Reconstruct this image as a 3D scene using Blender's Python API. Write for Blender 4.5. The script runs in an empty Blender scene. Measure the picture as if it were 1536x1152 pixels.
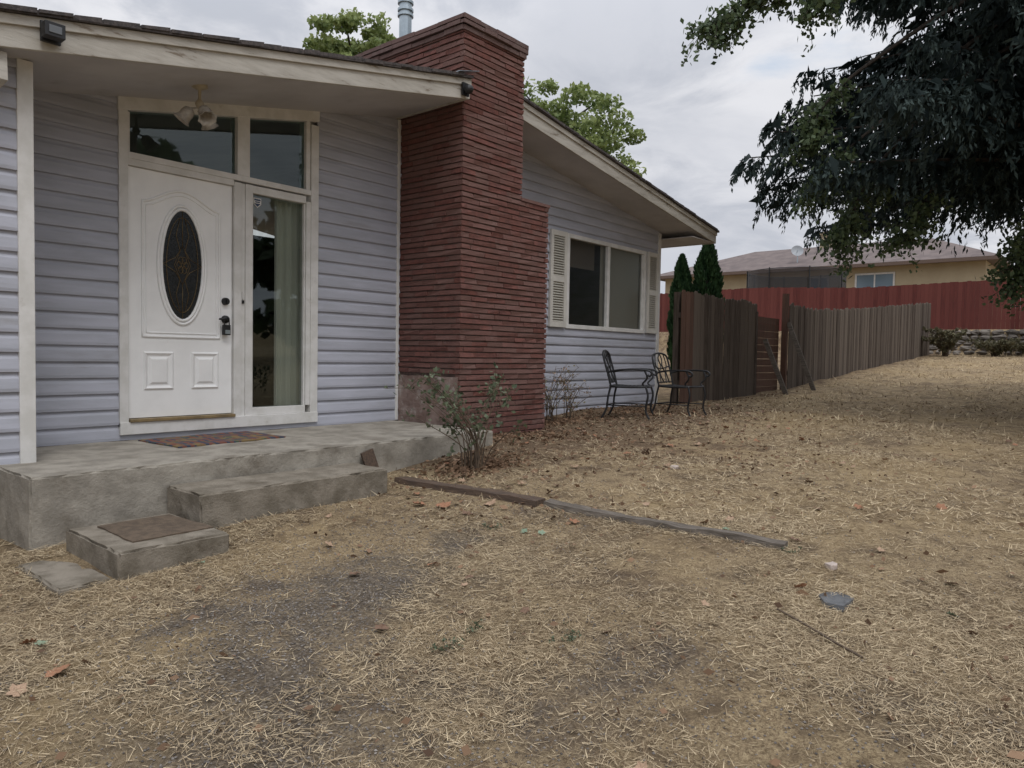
import bpy, bmesh, math, random
import numpy as np
from mathutils import Vector, Matrix, noise
random.seed(7); rng=np.random.default_rng(7)
sc=bpy.context.scene
sc.view_settings.view_transform='Standard'
COL=sc.collection
# ---------------------------------------------------------------- materials
def nt(name):
    m=bpy.data.materials.new(name); m.use_nodes=True
    t=m.node_tree; return m,t,t.nodes['Principled BSDF'],t.nodes,t.links
def mixc(t,fac,a,b,mode='MIX'):
    n=t.nodes.new('ShaderNodeMix'); n.data_type='RGBA'; n.blend_type=mode
    for s,v in ((n.inputs[0],fac),(n.inputs[6],a),(n.inputs[7],b)):
        if isinstance(v,(int,float)): s.default_value=v
        elif isinstance(v,tuple): s.default_value=(*v[:3],1)
        else: t.links.new(v,s)
    return n.outputs[2]
def ramp(t,fac,a,b):
    n=t.nodes.new('ShaderNodeMapRange'); n.interpolation_type='SMOOTHSTEP'
    n.inputs['From Min'].default_value=a; n.inputs['From Max'].default_value=b
    t.links.new(fac,n.inputs['Value']); return n.outputs['Result']
def coords(t,stretch=(1,1,1),kind='Object'):
    tc=t.nodes.new('ShaderNodeTexCoord'); mp=t.nodes.new('ShaderNodeMapping')
    mp.inputs['Scale'].default_value=stretch
    t.links.new(tc.outputs[kind],mp.inputs['Vector']); return mp.outputs['Vector']
def nz(t,vec,scale,detail=5,rough=.6,dist=0):
    n=t.nodes.new('ShaderNodeTexNoise'); n.inputs['Scale'].default_value=scale
    n.inputs['Detail'].default_value=detail; n.inputs['Roughness'].default_value=rough
    n.inputs['Distortion'].default_value=dist
    t.links.new(vec,n.inputs['Vector']); return n.outputs['Fac']
def bump(t,b,h,strength,dist=.01):
    n=t.nodes.new('ShaderNodeBump'); n.inputs['Strength'].default_value=strength
    n.inputs['Distance'].default_value=dist
    t.links.new(h,n.inputs['Height']); t.links.new(n.outputs['Normal'],b.inputs['Normal'])
def mat(name,c1,c2=None,scale=4,rough=.8,bmp=0,bscale=60,metal=0,stretch=(1,1,1),lo=.35,hi=.65,tint=None,stain=None,sscale=1.2,slo=.5,shi=.75,spec=.5):
    m,t,b,N,L=nt(name)
    b.inputs['Roughness'].default_value=rough; b.inputs['Metallic'].default_value=metal
    b.inputs['Specular IOR Level'].default_value=spec
    v=coords(t,stretch)
    c=c1
    if c2 is not None: c=mixc(t,ramp(t,nz(t,v,scale),lo,hi),c1,c2)
    if tint is not None:
        a=N.new('ShaderNodeAttribute'); a.attribute_name='tint'
        c=mixc(t,a.outputs['Fac'],c,tint)
    if stain is not None:
        c=mixc(t,ramp(t,nz(t,v,sscale,8,.7),slo,shi),c,stain)
    if isinstance(c,tuple): b.inputs['Base Color'].default_value=(*c,1)
    else: L.new(c,b.inputs['Base Color'])
    if bmp: bump(t,b,nz(t,v,bscale,6,.7),bmp)
    return m
def leafmat(name,c1,c2,rough=.6,trans=.25):
    m,t,b,N,L=nt(name)
    a=N.new('ShaderNodeAttribute'); a.attribute_name='tint'
    c=mixc(t,a.outputs['Fac'],c1,c2); L.new(c,b.inputs['Base Color'])
    b.inputs['Roughness'].default_value=rough
    if rough>.68: b.inputs['Specular IOR Level'].default_value=.2
    if trans:
        tr=N.new('ShaderNodeBsdfTranslucent'); L.new(c,tr.inputs['Color'])
        mx=N.new('ShaderNodeMixShader'); mx.inputs[0].default_value=trans
        L.new(b.outputs[0],mx.inputs[1]); L.new(tr.outputs[0],mx.inputs[2])
        L.new(mx.outputs[0],N['Material Output'].inputs[0])
    return m
def glassmat(name,tint,refl=.12,rough=.02):
    m,t,b,N,L=nt(name); N.remove(b)
    tr=N.new('ShaderNodeBsdfTransparent'); tr.inputs[0].default_value=(*tint,1)
    g=N.new('ShaderNodeBsdfGlossy'); g.inputs['Roughness'].default_value=rough; g.inputs[0].default_value=(.85,.95,.95,1)
    lw=N.new('ShaderNodeLayerWeight'); lw.inputs[0].default_value=.3
    mr=N.new('ShaderNodeMapRange'); mr.inputs['To Min'].default_value=refl; mr.inputs['To Max'].default_value=.7
    L.new(lw.outputs['Fresnel'],mr.inputs['Value'])
    mx=N.new('ShaderNodeMixShader'); L.new(mr.outputs[0],mx.inputs[0]); L.new(tr.outputs[0],mx.inputs[1]); L.new(g.outputs[0],mx.inputs[2])
    L.new(mx.outputs[0],N['Material Output'].inputs[0]); return m

m_siding=mat('vinyl_siding',(.425,.435,.495),(.355,.365,.41),2.5,.6,stretch=(.5,1,3),stain=(.26,.25,.245),sscale=2.2,slo=.54,shi=.85,bmp=.15,bscale=30)
m_trim=mat('white_trim',(.68,.67,.65),(.58,.57,.54),6,.5,stain=(.36,.33,.28),sscale=7,slo=.58,shi=.85)
m_fascia=mat('peeling_fascia',(.47,.445,.395),(.38,.355,.31),9,.75,stretch=(.4,1,2.5),stain=(.20,.165,.125),sscale=9,slo=.58,shi=.67,bmp=.3,bscale=25)
m_soffit=mat('soffit',(.49,.475,.475),(.42,.405,.405),2,.85,stain=(.30,.275,.26),sscale=3,slo=.58,shi=.85)
m_shingle=mat('shingle',(.10,.085,.08),(.05,.045,.045),30,.95,bmp=.8,bscale=90)
m_door=mat('door_paint',(.84,.84,.83),(.78,.78,.77),3,.38,stain=(.62,.60,.56),sscale=5,slo=.62,shi=.9)
m_black=mat('black_metal',(.010,.010,.011),None,rough=.5)
m_brass=mat('brass',(.20,.14,.07),None,rough=.4,metal=1)
m_sill=mat('brass_sill',(.30,.22,.11),(.2,.15,.08),9,.5,metal=.3)
m_glass=glassmat('window_glass',(.60,.63,.60),.06)
m_glass2=glassmat('screen_glass',(.50,.50,.48),.05,.25)
m_curtain=mat('curtain',(.86,.86,.80),None,rough=.9)
m_blind=mat('blind',(.62,.60,.55),None,rough=.9)
m_int=mat('interior',(.12,.11,.10),(.09,.08,.07),2,.9)
m_brick=mat('brick',(.185,.078,.064),(.13,.060,.052),14,.9,bmp=1,bscale=70,tint=(.175,.102,.088),stain=(.27,.20,.18),sscale=6,slo=.58,shi=.84,spec=.2)
m_mortar=mat('mortar',(.13,.09,.075),(.08,.055,.048),20,.95)
m_capb=mat('cap_brick',(.10,.060,.055),(.14,.10,.09),12,.9,bmp=.9,bscale=60,tint=(.15,.09,.08))
m_conc=mat('concrete',(.36,.33,.28),(.25,.228,.192),5,.95,bmp=.8,bscale=45,stain=(.155,.13,.10),sscale=2.6,slo=.50,shi=.80,spec=.2)
m_concd=mat('step_concrete',(.27,.238,.193),(.18,.157,.123),6,.95,bmp=.9,bscale=45,stain=(.10,.082,.06),sscale=3.4,slo=.48,shi=.76,spec=.2)
m_base=mat('washed_concrete',(.27,.20,.175),(.19,.13,.11),6,.92,bmp=.9,bscale=30,stain=(.40,.36,.33),sscale=7,slo=.50,shi=.68,spec=.2)
m_galv=mat('galvanised',(.45,.52,.56),(.36,.42,.46),8,.35,metal=.8)
m_wood=mat('grey_wood',(.105,.082,.066),(.058,.045,.036),5,.9,stretch=(6,6,.5),bmp=.6,bscale=20,tint=(.155,.127,.104),spec=.2)
m_woodr=mat('reddish_wood',(.12,.065,.046),(.08,.05,.038),5,.9,stretch=(6,6,.5),bmp=.5,bscale=20,tint=(.15,.09,.068),spec=.2)
m_redf=mat('red_fence',(.135,.038,.032),(.092,.029,.026),4,.85,stretch=(5,5,.5),tint=(.17,.055,.046),spec=.2)
m_timber=mat('weathered_timber',(.17,.145,.12),(.09,.075,.06),7,.95,stretch=(8,1,8),bmp=.8,bscale=14)
m_timberb=mat('brown_timber',(.12,.08,.055),(.07,.048,.035),7,.95,stretch=(8,1,8),bmp=.8,bscale=14)
m_shutter=mat('shutter',(.60,.58,.53),(.52,.50,.46),5,.6)
m_bark=mat('bark',(.06,.047,.038),(.035,.028,.022),8,.95,bmp=.9,bscale=20,stretch=(3,3,.6))
m_twig=mat('twig',(.12,.085,.055),(.07,.05,.035),9,.9)
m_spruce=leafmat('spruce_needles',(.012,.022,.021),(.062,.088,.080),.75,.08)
m_maple=leafmat('maple_leaves',(.03,.055,.025),(.13,.18,.08),.6,.3)
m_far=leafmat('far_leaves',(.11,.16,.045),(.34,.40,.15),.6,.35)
m_cyp=leafmat('cypress',(.012,.035,.012),(.045,.09,.032),.7,.1)
m_rose=leafmat('rose_leaves',(.055,.08,.042),(.17,.20,.12),.6,.25)
m_weed=leafmat('weed_leaves',(.07,.07,.04),(.20,.18,.11),.8,.15)
m_dryl=leafmat('dry_leaves',(.085,.052,.034),(.29,.185,.115),.85,.1)
m_pale=leafmat('pale_leaves',(.16,.17,.09),(.38,.25,.19),.8,.2)
m_straw=leafmat('straw',(.20,.142,.085),(.70,.575,.385),.85,.1)
m_orange=mat('fallen_leaf',(.36,.18,.10),(.22,.11,.06),25,.8)
m_tan=mat('tan_leaf',(.42,.29,.19),(.28,.18,.12),25,.8)
m_brownl=mat('brown_leaf',(.20,.12,.075),(.12,.07,.045),25,.8)
m_greenl=mat('green_leaf',(.13,.2,.12),(.24,.30,.22),20,.7)
m_stone=mat('stone',(.15,.13,.11),(.08,.07,.06),5,.95,bmp=.8,bscale=15,tint=(.20,.175,.15))
m_pale_stone=mat('pale_stone',(.5,.42,.37),(.36,.3,.26),14,.9,bmp=.5)
m_slate=mat('slate',(.12,.125,.13),(.08,.082,.085),14,.8,bmp=.5)
m_nwall=mat('neighbour_wall',(.44,.37,.25),(.40,.33,.22),1,.9)
m_nroof=mat('neighbour_roof',(.17,.135,.125),(.12,.095,.09),1.5,.95,bmp=.5,bscale=8)
# ---------------------------------------------------------------- mesh builder (s along wall, n outwards, z up)
def W(s,n,z): return (s,-n,z)
class MB:
    def __init__(self): self.v=[];self.f=[];self.m=[];self.t=[]
    def add(self,vs,fs,mi=0,tint=0.0):
        o=len(self.v); self.v+= [tuple(p) for p in vs]; self.t+=[tint]*len(vs)
        self.f+=[tuple(o+i for i in f) for f in fs]; self.m+=[mi]*len(fs)
    def hexa(self,p,mi=0,tint=0.0):
        self.add(p,[(3,2,1,0),(4,5,6,7),(0,1,5,4),(1,2,6,5),(2,3,7,6),(3,0,4,7)],mi,tint)
    def box(self,s0,s1,n0,n1,z0,z1,mi=0,tint=0.0):
        self.hexa([W(s0,n1,z0),W(s1,n1,z0),W(s1,n0,z0),W(s0,n0,z0),W(s0,n1,z1),W(s1,n1,z1),W(s1,n0,z1),W(s0,n0,z1)],mi,tint)
    def prism(self,s0,s1,n0,n1,za0,zb0,za1,zb1,mi=0):
        self.hexa([W(s0,n1,za0),W(s1,n1,za1),W(s1,n0,za1),W(s0,n0,za0),W(s0,n1,zb0),W(s1,n1,zb1),W(s1,n0,zb1),W(s0,n0,zb0)],mi)
    def beam(self,p,q,w,h,mi=0,up=(0,0,1),tint=0.0):
        p=Vector(p);q=Vector(q);d=(q-p).normalized();u=Vector(up)
        if abs(d.dot(u))>.98:u=Vector((1,0,0))
        a=d.cross(u).normalized()*w/2;b=a.cross(d).normalized()*h/2
        self.hexa([p-a-b,p+a-b,q+a-b,q-a-b,p-a+b,p+a+b,q+a+b,q-a+b],mi,tint)
    def tube(self,path,r,closed=False,seg=6,mi=0,tint=0.0):
        P=[Vector(p) for p in path];n=len(P);rr=r if isinstance(r,(list,tuple)) else [r]*n
        vs=[];fs=[]
        prev=None
        for i in range(n):
            if closed:d=P[(i+1)%n]-P[i-1]
            else:d=P[min(i+1,n-1)]-P[max(i-1,0)]
            d=d.normalized() if d.length>1e-9 else Vector((0,0,1))
            if prev is None:
                u=Vector((0,0,1)) if abs(d.z)<.9 else Vector((1,0,0)); a=d.cross(u).normalized()
            else:
                a=(prev-d*prev.dot(d)); a=a.normalized() if a.length>1e-6 else d.orthogonal().normalized()
            prev=a;b=d.cross(a)
            for k in range(seg):
                an=2*math.pi*k/seg; vs.append(P[i]+(a*math.cos(an)+b*math.sin(an))*rr[i])
        m=n if closed else n-1
        for i in range(m):
            for k in range(seg):
                j=(i+1)%n; fs.append((i*seg+k,i*seg+(k+1)%seg,j*seg+(k+1)%seg,j*seg+k))
        if not closed: fs.append(tuple(range(seg-1,-1,-1))); fs.append(tuple((n-1)*seg+k for k in range(seg)))
        self.add(vs,fs,mi,tint)
    def blob(self,c,r,mi=0,tint=0.0,jit=.25,seg=7,rings=5):
        c=Vector(c);vs=[];fs=[];o=random.random()*100
        for i in range(rings+1):
            th=math.pi*i/rings
            for k in range(seg):
                ph=2*math.pi*k/seg
                d=Vector((math.sin(th)*math.cos(ph),math.sin(th)*math.sin(ph),math.cos(th)))
                q=1+jit*noise.noise(d*1.3+Vector((o,o,o)))*2
                vs.append(c+Vector((d.x*r[0],d.y*r[1],d.z*r[2]))*q)
        for i in range(rings):
            for k in range(seg): fs.append((i*seg+k,(i+1)*seg+k,(i+1)*seg+(k+1)%seg,i*seg+(k+1)%seg))
        self.add(vs,fs,mi,tint)
    def build(self,name,mats,parent=None,bevel=0,smooth=False,clips=(),label=None,category=None,group=None,local=False,recalc=True):
        me=bpy.data.meshes.new(name)
        me.from_pydata(self.v,[],self.f)
        if not isinstance(mats,(list,tuple)):mats=[mats]
        for m in mats: me.materials.append(m)
        me.polygons.foreach_set('material_index',self.m)
        at=me.attributes.new('tint','FLOAT','POINT'); at.data.foreach_set('value',self.t)
        if smooth: me.polygons.foreach_set('use_smooth',[True]*len(self.f))
        bm=bmesh.new();bm.from_mesh(me)
        for co,no in clips:
            bmesh.ops.bisect_plane(bm,geom=bm.verts[:]+bm.edges[:]+bm.faces[:],plane_co=co,plane_no=no,clear_outer=True)
        if recalc: bmesh.ops.recalc_face_normals(bm,faces=bm.faces[:])
        bm.to_mesh(me);bm.free();me.update()
        return finish(me,name,parent,bevel,label,category,group,local)
def finish(me,name,parent=None,bevel=0,label=None,category=None,group=None,local=False,kind=None):
    ob=bpy.data.objects.new(name,me);COL.objects.link(ob)
    if parent is not None:
        ob.parent=parent
        if not local and parent.type=='EMPTY': ob.matrix_parent_inverse=Matrix.Translation(-Vector(parent.location))
    elif not local:
        n=len(me.vertices);a=np.empty(n*3);me.vertices.foreach_get('co',a);a=a.reshape(-1,3)
        c=Vector(((a[:,0].min()+a[:,0].max())/2,(a[:,1].min()+a[:,1].max())/2,a[:,2].min()))
        me.transform(Matrix.Translation(-c));ob.location=c
    if bevel:
        b=ob.modifiers.new('bevel','BEVEL');b.width=bevel;b.segments=2;b.limit_method='ANGLE'
    if label:ob['label']=label
    if category:ob['category']=category
    if group:ob['group']=group
    if kind:ob['kind']=kind
    return ob
def empty(name,loc,label,category,group=None):
    e=bpy.data.objects.new(name,None);COL.objects.link(e);e.location=loc;e.empty_display_size=.2
    e['label']=label;e['category']=category
    if group:e['group']=group
    return e
def npmesh(name,verts,k,mats,tint,**kw):
    n=len(verts)//k
    me=bpy.data.meshes.new(name);me.vertices.add(n*k);me.vertices.foreach_set('co',np.ascontiguousarray(verts,dtype=np.float32).ravel())
    me.loops.add(n*k);me.loops.foreach_set('vertex_index',np.arange(n*k,dtype=np.int32))
    me.polygons.add(n);me.polygons.foreach_set('loop_start',np.arange(0,n*k,k,dtype=np.int32));me.polygons.foreach_set('loop_total',np.full(n,k,dtype=np.int32))
    me.update(calc_edges=True)
    at=me.attributes.new('tint','FLOAT','POINT');at.data.foreach_set('value',np.repeat(tint,k).astype(np.float32))
    me.materials.append(mats)
    return finish(me,name,**kw)
def rnd_dirs(n):
    d=rng.normal(size=(n,3));return d/np.linalg.norm(d,axis=1)[:,None]
def diamonds(C,A,L,Wd):
    B=np.cross(A,rnd_dirs(len(C)));B/=np.linalg.norm(B,axis=1)[:,None]+1e-9
    L=np.broadcast_to(L,(len(C),))[:,None];Wd=np.broadcast_to(Wd,(len(C),))[:,None]
    return np.stack([C-A*L,C+B*Wd-A*L*.1,C+A*L,C-B*Wd-A*L*.1],1).reshape(-1,3)
CS,CN=-2.54,6.19
def cw(X,Y): return (CS+.643*X+.766*Y, CN+.766*X-.643*Y)
# ---------------------------------------------------------------- terrain
bs=[-400,-30,-6,-2.5,-1,1,2.85,6,12,20,28.6,29.2,33,44,500]
bz=[-3,-2,-1.42,-1.30,-1.165,-1.04,-.90,-.82,-.73,-.22,.28,1.22,1.4,2.9,3.2]
def gz(s,n):
    s=np.asarray(s,float);n=np.asarray(n,float)
    z=np.interp(s,bs,bz)
    fade=np.clip((14-s)/8,0,1)
    z=z-np.clip(n-1.5,0,8)*.026*fade
    mic=.012*np.sin(2.1*s+1.3*n)+.01*np.sin(3.3*n-1.7*s+1)+.008*np.sin(4.1*s+.5)
    return z+mic*np.where(s<28.4,1,.2)
def G(s,n): return float(gz(s,n))
sl=np.concatenate([np.array([-400,-150,-60,-30,-18,-12]),np.arange(-8,28.5,.2),np.array([28.6,28.8,29.0,29.2,29.5,30,31,33,36,40,44,50,60,90,150,300,500])])
nl=np.concatenate([np.array([-400,-200,-100,-60,-40,-25,-15,-10,-6]),np.arange(-4,16,.2),np.array([17,19,22,27,35,50,80,150,400])])
S,Nn=np.meshgrid(sl,nl,indexing='ij');Z=gz(S,Nn)
me=bpy.data.meshes.new('ground');ns,nn=S.shape
vv=np.stack([S,-Nn,Z],-1).reshape(-1,3)
idx=np.arange(ns*nn).reshape(ns,nn)
ff=np.stack([idx[:-1,:-1],idx[:-1,1:],idx[1:,1:],idx[1:,:-1]],-1).reshape(-1,4)
me.from_pydata(vv.tolist(),[],ff.tolist())
def blob2(s,n,X,Y,rx,ry=None):
    a,b=cw(X,Y);ry=ry or rx
    return np.exp(-(((s-a)/rx)**2+((n-b)/ry)**2))
def gravel_mask(s,n):
    g=.75*blob2(s,n,-1.0,3.4,.7)+.7*blob2(s,n,-.4,4.3,.8,.6)+.7*blob2(s,n,-1.2,2.4,.8)+.5*blob2(s,n,.45,2.9,.35)+.55*blob2(s,n,-.3,2.2,.6)+.4*blob2(s,n,1.2,2.4,.5)
    return np.clip(g,0,1)
def litter_mask(s,n):
    a=np.clip((s-1.4)/.8,0,1)*np.clip((9.5-s)/2,0,1)*np.exp(-np.clip(n-1.3,0,9)**2/1.6)
    b=np.clip((s-8)/2,0,1)*np.exp(-(np.clip(n-.5,0,9)**2)/.4)*.7
    c=.5*blob2(s,n,-.3,5.1,.5,.9)+.5*blob2(s,n,1.9,7,1.2)
    return np.clip(a+b+c,0,1)*.85
for nm,fn in(('gravel',gravel_mask),('litter',litter_mask)):
    at=me.attributes.new(nm,'FLOAT','POINT');at.data.foreach_set('value',fn(S,Nn).ravel().astype(np.float32))
me.polygons.foreach_set('use_smooth',[True]*len(me.polygons))
m,t,b,N,L=nt('dry_lawn');b.inputs['Roughness'].default_value=.95;b.inputs['Specular IOR Level'].default_value=.1
v=coords(t)
def attr(nm):
    a=N.new('ShaderNodeAttribute');a.attribute_name=nm;return a.outputs['Fac']
def mth(op,a,b_):
    n=N.new('ShaderNodeMath');n.operation=op
    for i,x in enumerate((a,b_)):
        if isinstance(x,(int,float)):n.inputs[i].default_value=x
        else:L.new(x,n.inputs[i])
    return n.outputs[0]
big=nz(t,v,.55,4,.6,.6);mid=nz(t,v,5,6,.7,.4);fine=nz(t,v,70,4,.7);fib=nz(t,v,28,8,.8,3);mid2=nz(t,v,1.6,7,.65,.8)
c=mixc(t,ramp(t,fine,.3,.7),(.125,.088,.055),(.38,.285,.17))
c=mixc(t,ramp(t,fib,.44,.62),c,(.50,.39,.24))
c=mixc(t,mth('MULTIPLY',ramp(t,mid,.46,.66),.85),c,(.135,.098,.066))
c=mixc(t,mth('MULTIPLY',ramp(t,mid2,.50,.68),.6),c,(.145,.103,.07))
c=mixc(t,mth('MULTIPLY',ramp(t,big,.45,.65),.35),c,(.44,.325,.175))
lm=ramp(t,mth('ADD',attr('litter'),mth('MULTIPLY',mth('SUBTRACT',mid,.5),1.6)),.3,.8)
lc=mixc(t,ramp(t,fine,.35,.65),(.075,.05,.035),(.21,.145,.097))
c=mixc(t,mth('MULTIPLY',lm,.8),c,lc)
gm=ramp(t,mth('ADD',attr('gravel'),mth('MULTIPLY',mth('SUBTRACT',mid2,.5),2.6)),.3,1.1)
vo=N.new('ShaderNodeTexVoronoi');vo.inputs['Scale'].default_value=65;L.new(v,vo.inputs['Vector'])
gc=mixc(t,ramp(t,fine,.3,.7),(.13,.112,.094),(.30,.262,.22))
gc=mixc(t,ramp(t,vo.outputs['Distance'],.2,.7),gc,(.085,.073,.062))
c=mixc(t,mth('MULTIPLY',gm,.75),c,gc)
L.new(c,b.inputs['Base Color'])
bump(t,b,mth('ADD',mth('MULTIPLY',fine,.5),fib),.9,.02)
me.materials.append(m)
gr=finish(me,'ground',kind='structure',label='dry straw-coloured lawn with bare gravel patches',local=True)
# ---------------------------------------------------------------- HOUSE
house=empty('house',W(3.5,-3,-.8),'single-storey gabled house with pale lavender-grey vinyl siding and white door','house')
def zl(s):return 1.99+.197*s
def zr(s):return 3.40-.148*s
RID=4.09
def siding(mb,s0,s1,z0,z1,npl,ops=()):
    cuts=sorted(set([s0,s1]+[x for o in ops for x in (o[0],o[1]) if s0<x<s1]))
    ex=.127
    for a,bb in zip(cuts[:-1],cuts[1:]):
        mid_=(a+bb)/2
        blocks=[(o[2],o[3]) for o in ops if o[0]<mid_<o[1]]
        z=z0
        while z<z1:
            prof=[(z,0.0),(z+.0005,.019),(z+.022,.021),(z+.085,.0125),(z+.105,.003),(z+ex,.0)]
            for (za,na),(zb,nb) in zip(prof[:-1],prof[1:]):
                segs=[(za,zb)]
                for (k0,k1) in blocks:
                    ns_=[]
                    for (p,q) in segs:
                        if q<=k0 or p>=k1: ns_.append((p,q));continue
                        if p<k0: ns_.append((p,k0))
                        if q>k1: ns_.append((k1,q))
                    segs=ns_
                for p,q in segs:
                    f=lambda zz:na+(nb-na)*(zz-za)/(zb-za)
                    mb.add([W(a,npl+f(p),p),W(bb,npl+f(p),p),W(bb,npl+f(q),q),W(a,npl+f(q),q)],[(0,1,2,3)])
            z+=ex
def clipL(off=.012): return (Vector((0,0,1.99+off)),Vector((-.197,0,1)).normalized())
def clipR(off=.012): return (Vector((0,0,3.40+off)),Vector((.148,0,1)).normalized())
DO=(-.06,1.78,-.70,9)
w=MB();siding(w,-.92,2.87,-.745,2.7,0,[DO])
w.build('front_wall',m_siding,house,clips=[clipL()],recalc=False)
w=MB();siding(w,4.0,8.66,-.86,2.85,0,[(6.0,8.16,.42,1.71)])
w.build('gable_wall',m_siding,house,clips=[clipR(),clipL()],recalc=False)
w=MB();siding(w,-6,-.94,-.80,1.9,.77)
w.build('projecting_wall',m_siding,house,clips=[clipL()],recalc=False)
for a in((-.94,-.90,.0,.76,-.80,1.80),(8.64,8.66,-8,-.005,-.9,2.1),(-6,8.66,-8.02,-8,-.9,.8),(-6.02,-6,-8,.75,-1.5,.79)):
    w=MB();w.box(*a);w.build('side_wall',m_siding,house)
for a in((-.985,-.895,.755,.80,-.79,1.80),(8.60,8.69,.0,.028,-.88,2.10),(2.815,2.85,.0,.026,-.74,2.53)):
    w=MB();w.box(*a);w.build('corner_trim',m_trim,house,bevel=.004)
w=MB();w.box(-6,-1.14,.0,.745,-1.6,-.80);w.build('foundation',m_conc,house)
w=MB();w.box(-.93,8.64,-.2,-.012,-1.3,-.86);w.build('foundation',m_conc,house)
w=MB();w.box(-5.9,8.6,-7.9,-.05,-.72,-.66);w.build('interior_floor',m_int,house)
w=MB();w.box(-.8,8.6,-3.3,-3.2,-.66,1.6);w.build('interior_wall',m_int,house)
sof=MB()
sof.prism(-6,2.80,-8,1.03,zl(-6),zl(-6)+.03,zl(2.80),zl(2.80)+.03)
sof.prism(2.80,RID,-8,.61,zl(2.80),zl(2.80)+.03,zl(RID),zl(RID)+.03)
sof.prism(RID,9.46,-8,.61,zr(RID),zr(RID)+.03,zr(9.46),zr(9.46)+.03)
r=MB()
r.prism(-6.05,2.85,-8.1,1.10,zl(-6.05)+.185,zl(-6.05)+.215,zl(2.85)+.185,zl(2.85)+.215)
r.prism(2.85,RID,-8.1,.68,zl(2.85)+.185,zl(2.85)+.215,zl(RID)+.185,zl(RID)+.215)
r.prism(RID,9.54,-8.1,.68,zl(RID)+.185,zl(RID)+.215,zr(9.54)+.185,zr(9.54)+.218)
s=-6.0
while s<2.6:
    l=random.uniform(.14,.3);e=1.10+random.uniform(.0,.014);o=random.uniform(.188,.20)
    r.prism(s,s+l-.01,.9,e,zl(s)+o,zl(s)+.219,zl(s+l)+o,zl(s+l)+.219+random.uniform(0,.008));s+=l
s=RID+.1
while s<9.3:
    l=random.uniform(.14,.3);e=.68+random.uniform(.002,.014);o=random.uniform(.188,.20)
    r.prism(s,s+l-.01,.5,e,zr(s)+o,zr(s)+.219,zr(s+l)+o,zr(s+l)+.22+random.uniform(0,.008));s+=l
roof=r.build('roof',m_shingle,house)
sof.build('soffit',m_soffit,roof)
f=MB()
f.prism(-6,2.84,1.03,1.06,zl(-6)-.012,zl(-6)+.183,zl(2.84)-.012,zl(2.84)+.183)
f.prism(-6,2.845,1.062,1.078,zl(-6)+.12,zl(-6)+.183,zl(2.845)+.12,zl(2.845)+.183)
f.prism(2.80,2.84,.0,1.03,zl(2.80)-.012,zl(2.80)+.183,zl(2.84)-.012,zl(2.84)+.183)
f.build('fascia',m_fascia,roof,bevel=.004)
f=MB()
f.prism(RID,9.5,.61,.64,zr(RID)-.02,zr(RID)+.183,zr(9.5)-.012,zr(9.5)+.183)
f.prism(RID,9.505,.642,.658,zr(RID)+.12,zr(RID)+.183,zr(9.505)+.12,zr(9.505)+.183)
f.prism(9.46,9.5,-8,.61,zr(9.46)-.012,zr(9.46)+.183,zr(9.5)-.012,zr(9.5)+.183)
f.build('fascia',m_fascia,roof,bevel=.004)
f=MB();f.beam(W(-1.13,1.02,1.66),W(-1.13,.80,1.64),.07,.17);f.build('roof_bracket',m_fascia,roof,bevel=.004)
f=MB();f.box(8.70,9.45,-.6,.60,zr(9.46)-.004,zr(9.46)+.012);f.build('eave_return',m_soffit,roof)
f=MB();f.prism(2.62,2.90,1.02,1.13,zl(2.62)+.228,zl(2.62)+.234,zl(2.90)+.25,zl(2.90)+.256);f.build('flashing',m_galv,roof)
def bx(args,name,m_,par,bev=.003):
    q=MB()
    for a in args:q.box(*a)
    return q.build(name,m_,par,bevel=bev)
f=MB()
f.box(-.075,-.005,-.10,.035,-.635,1.90)
f.box(.905,.975,-.10,.030,-.61,1.50);f.box(1.015,1.085,-.10,.030,-.61,1.50);f.box(.975,1.015,-.10,.018,-.61,1.50)
f.box(1.655,1.705,-.10,.028,-.53,1.45);f.box(1.705,1.79,-.10,.036,-.635,2.2)
f.box(-.005,.905,-.10,.026,1.462,1.515)
f.box(-.005,1.705,-.10,.032,1.515,1.565)
f.box(.935,1.055,-.10,.031,1.565,2.1)
f.box(1.085,1.655,-.10,.024,1.43,1.50);f.box(1.085,1.655,-.10,.024,-.60,-.53)
f.box(-.075,1.79,-.10,.045,-.70,-.60)
f.prism(-.08,1.795,-.10,.038,1.875,1.985,2.245,2.355)
f.box(1.655,1.70,-.10,.022,1.565,2.24);f.box(-.005,.015,-.10,.022,1.565,1.88)
df=f.build('door_frame',m_trim,house,clips=[clipL(.008)],bevel=.004)
bx([(0,.905,-.06,.06,-.60,-.575)],'threshold',m_sill,df)
dmb=MB();dmb.box(.004,.900,-.045,-.005,-.57,1.458)
for (a,bb) in((.125,.375),(.525,.775)):
    za,zb=-.345,-.025;i=.045
    dmb.hexa([W(a+i,-.0055,za+i),W(bb-i,-.0055,za+i),W(bb-i,-.0055,zb-i),W(a+i,-.0055,zb-i),W(a+i+.02,.006,za+i+.02),W(bb-i-.02,.006,za+i+.02),W(bb-i-.02,.006,zb-i-.02),W(a+i+.02,.006,zb-i-.02)])
door=dmb.build('door',m_door,house)
mo=MB()
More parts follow.
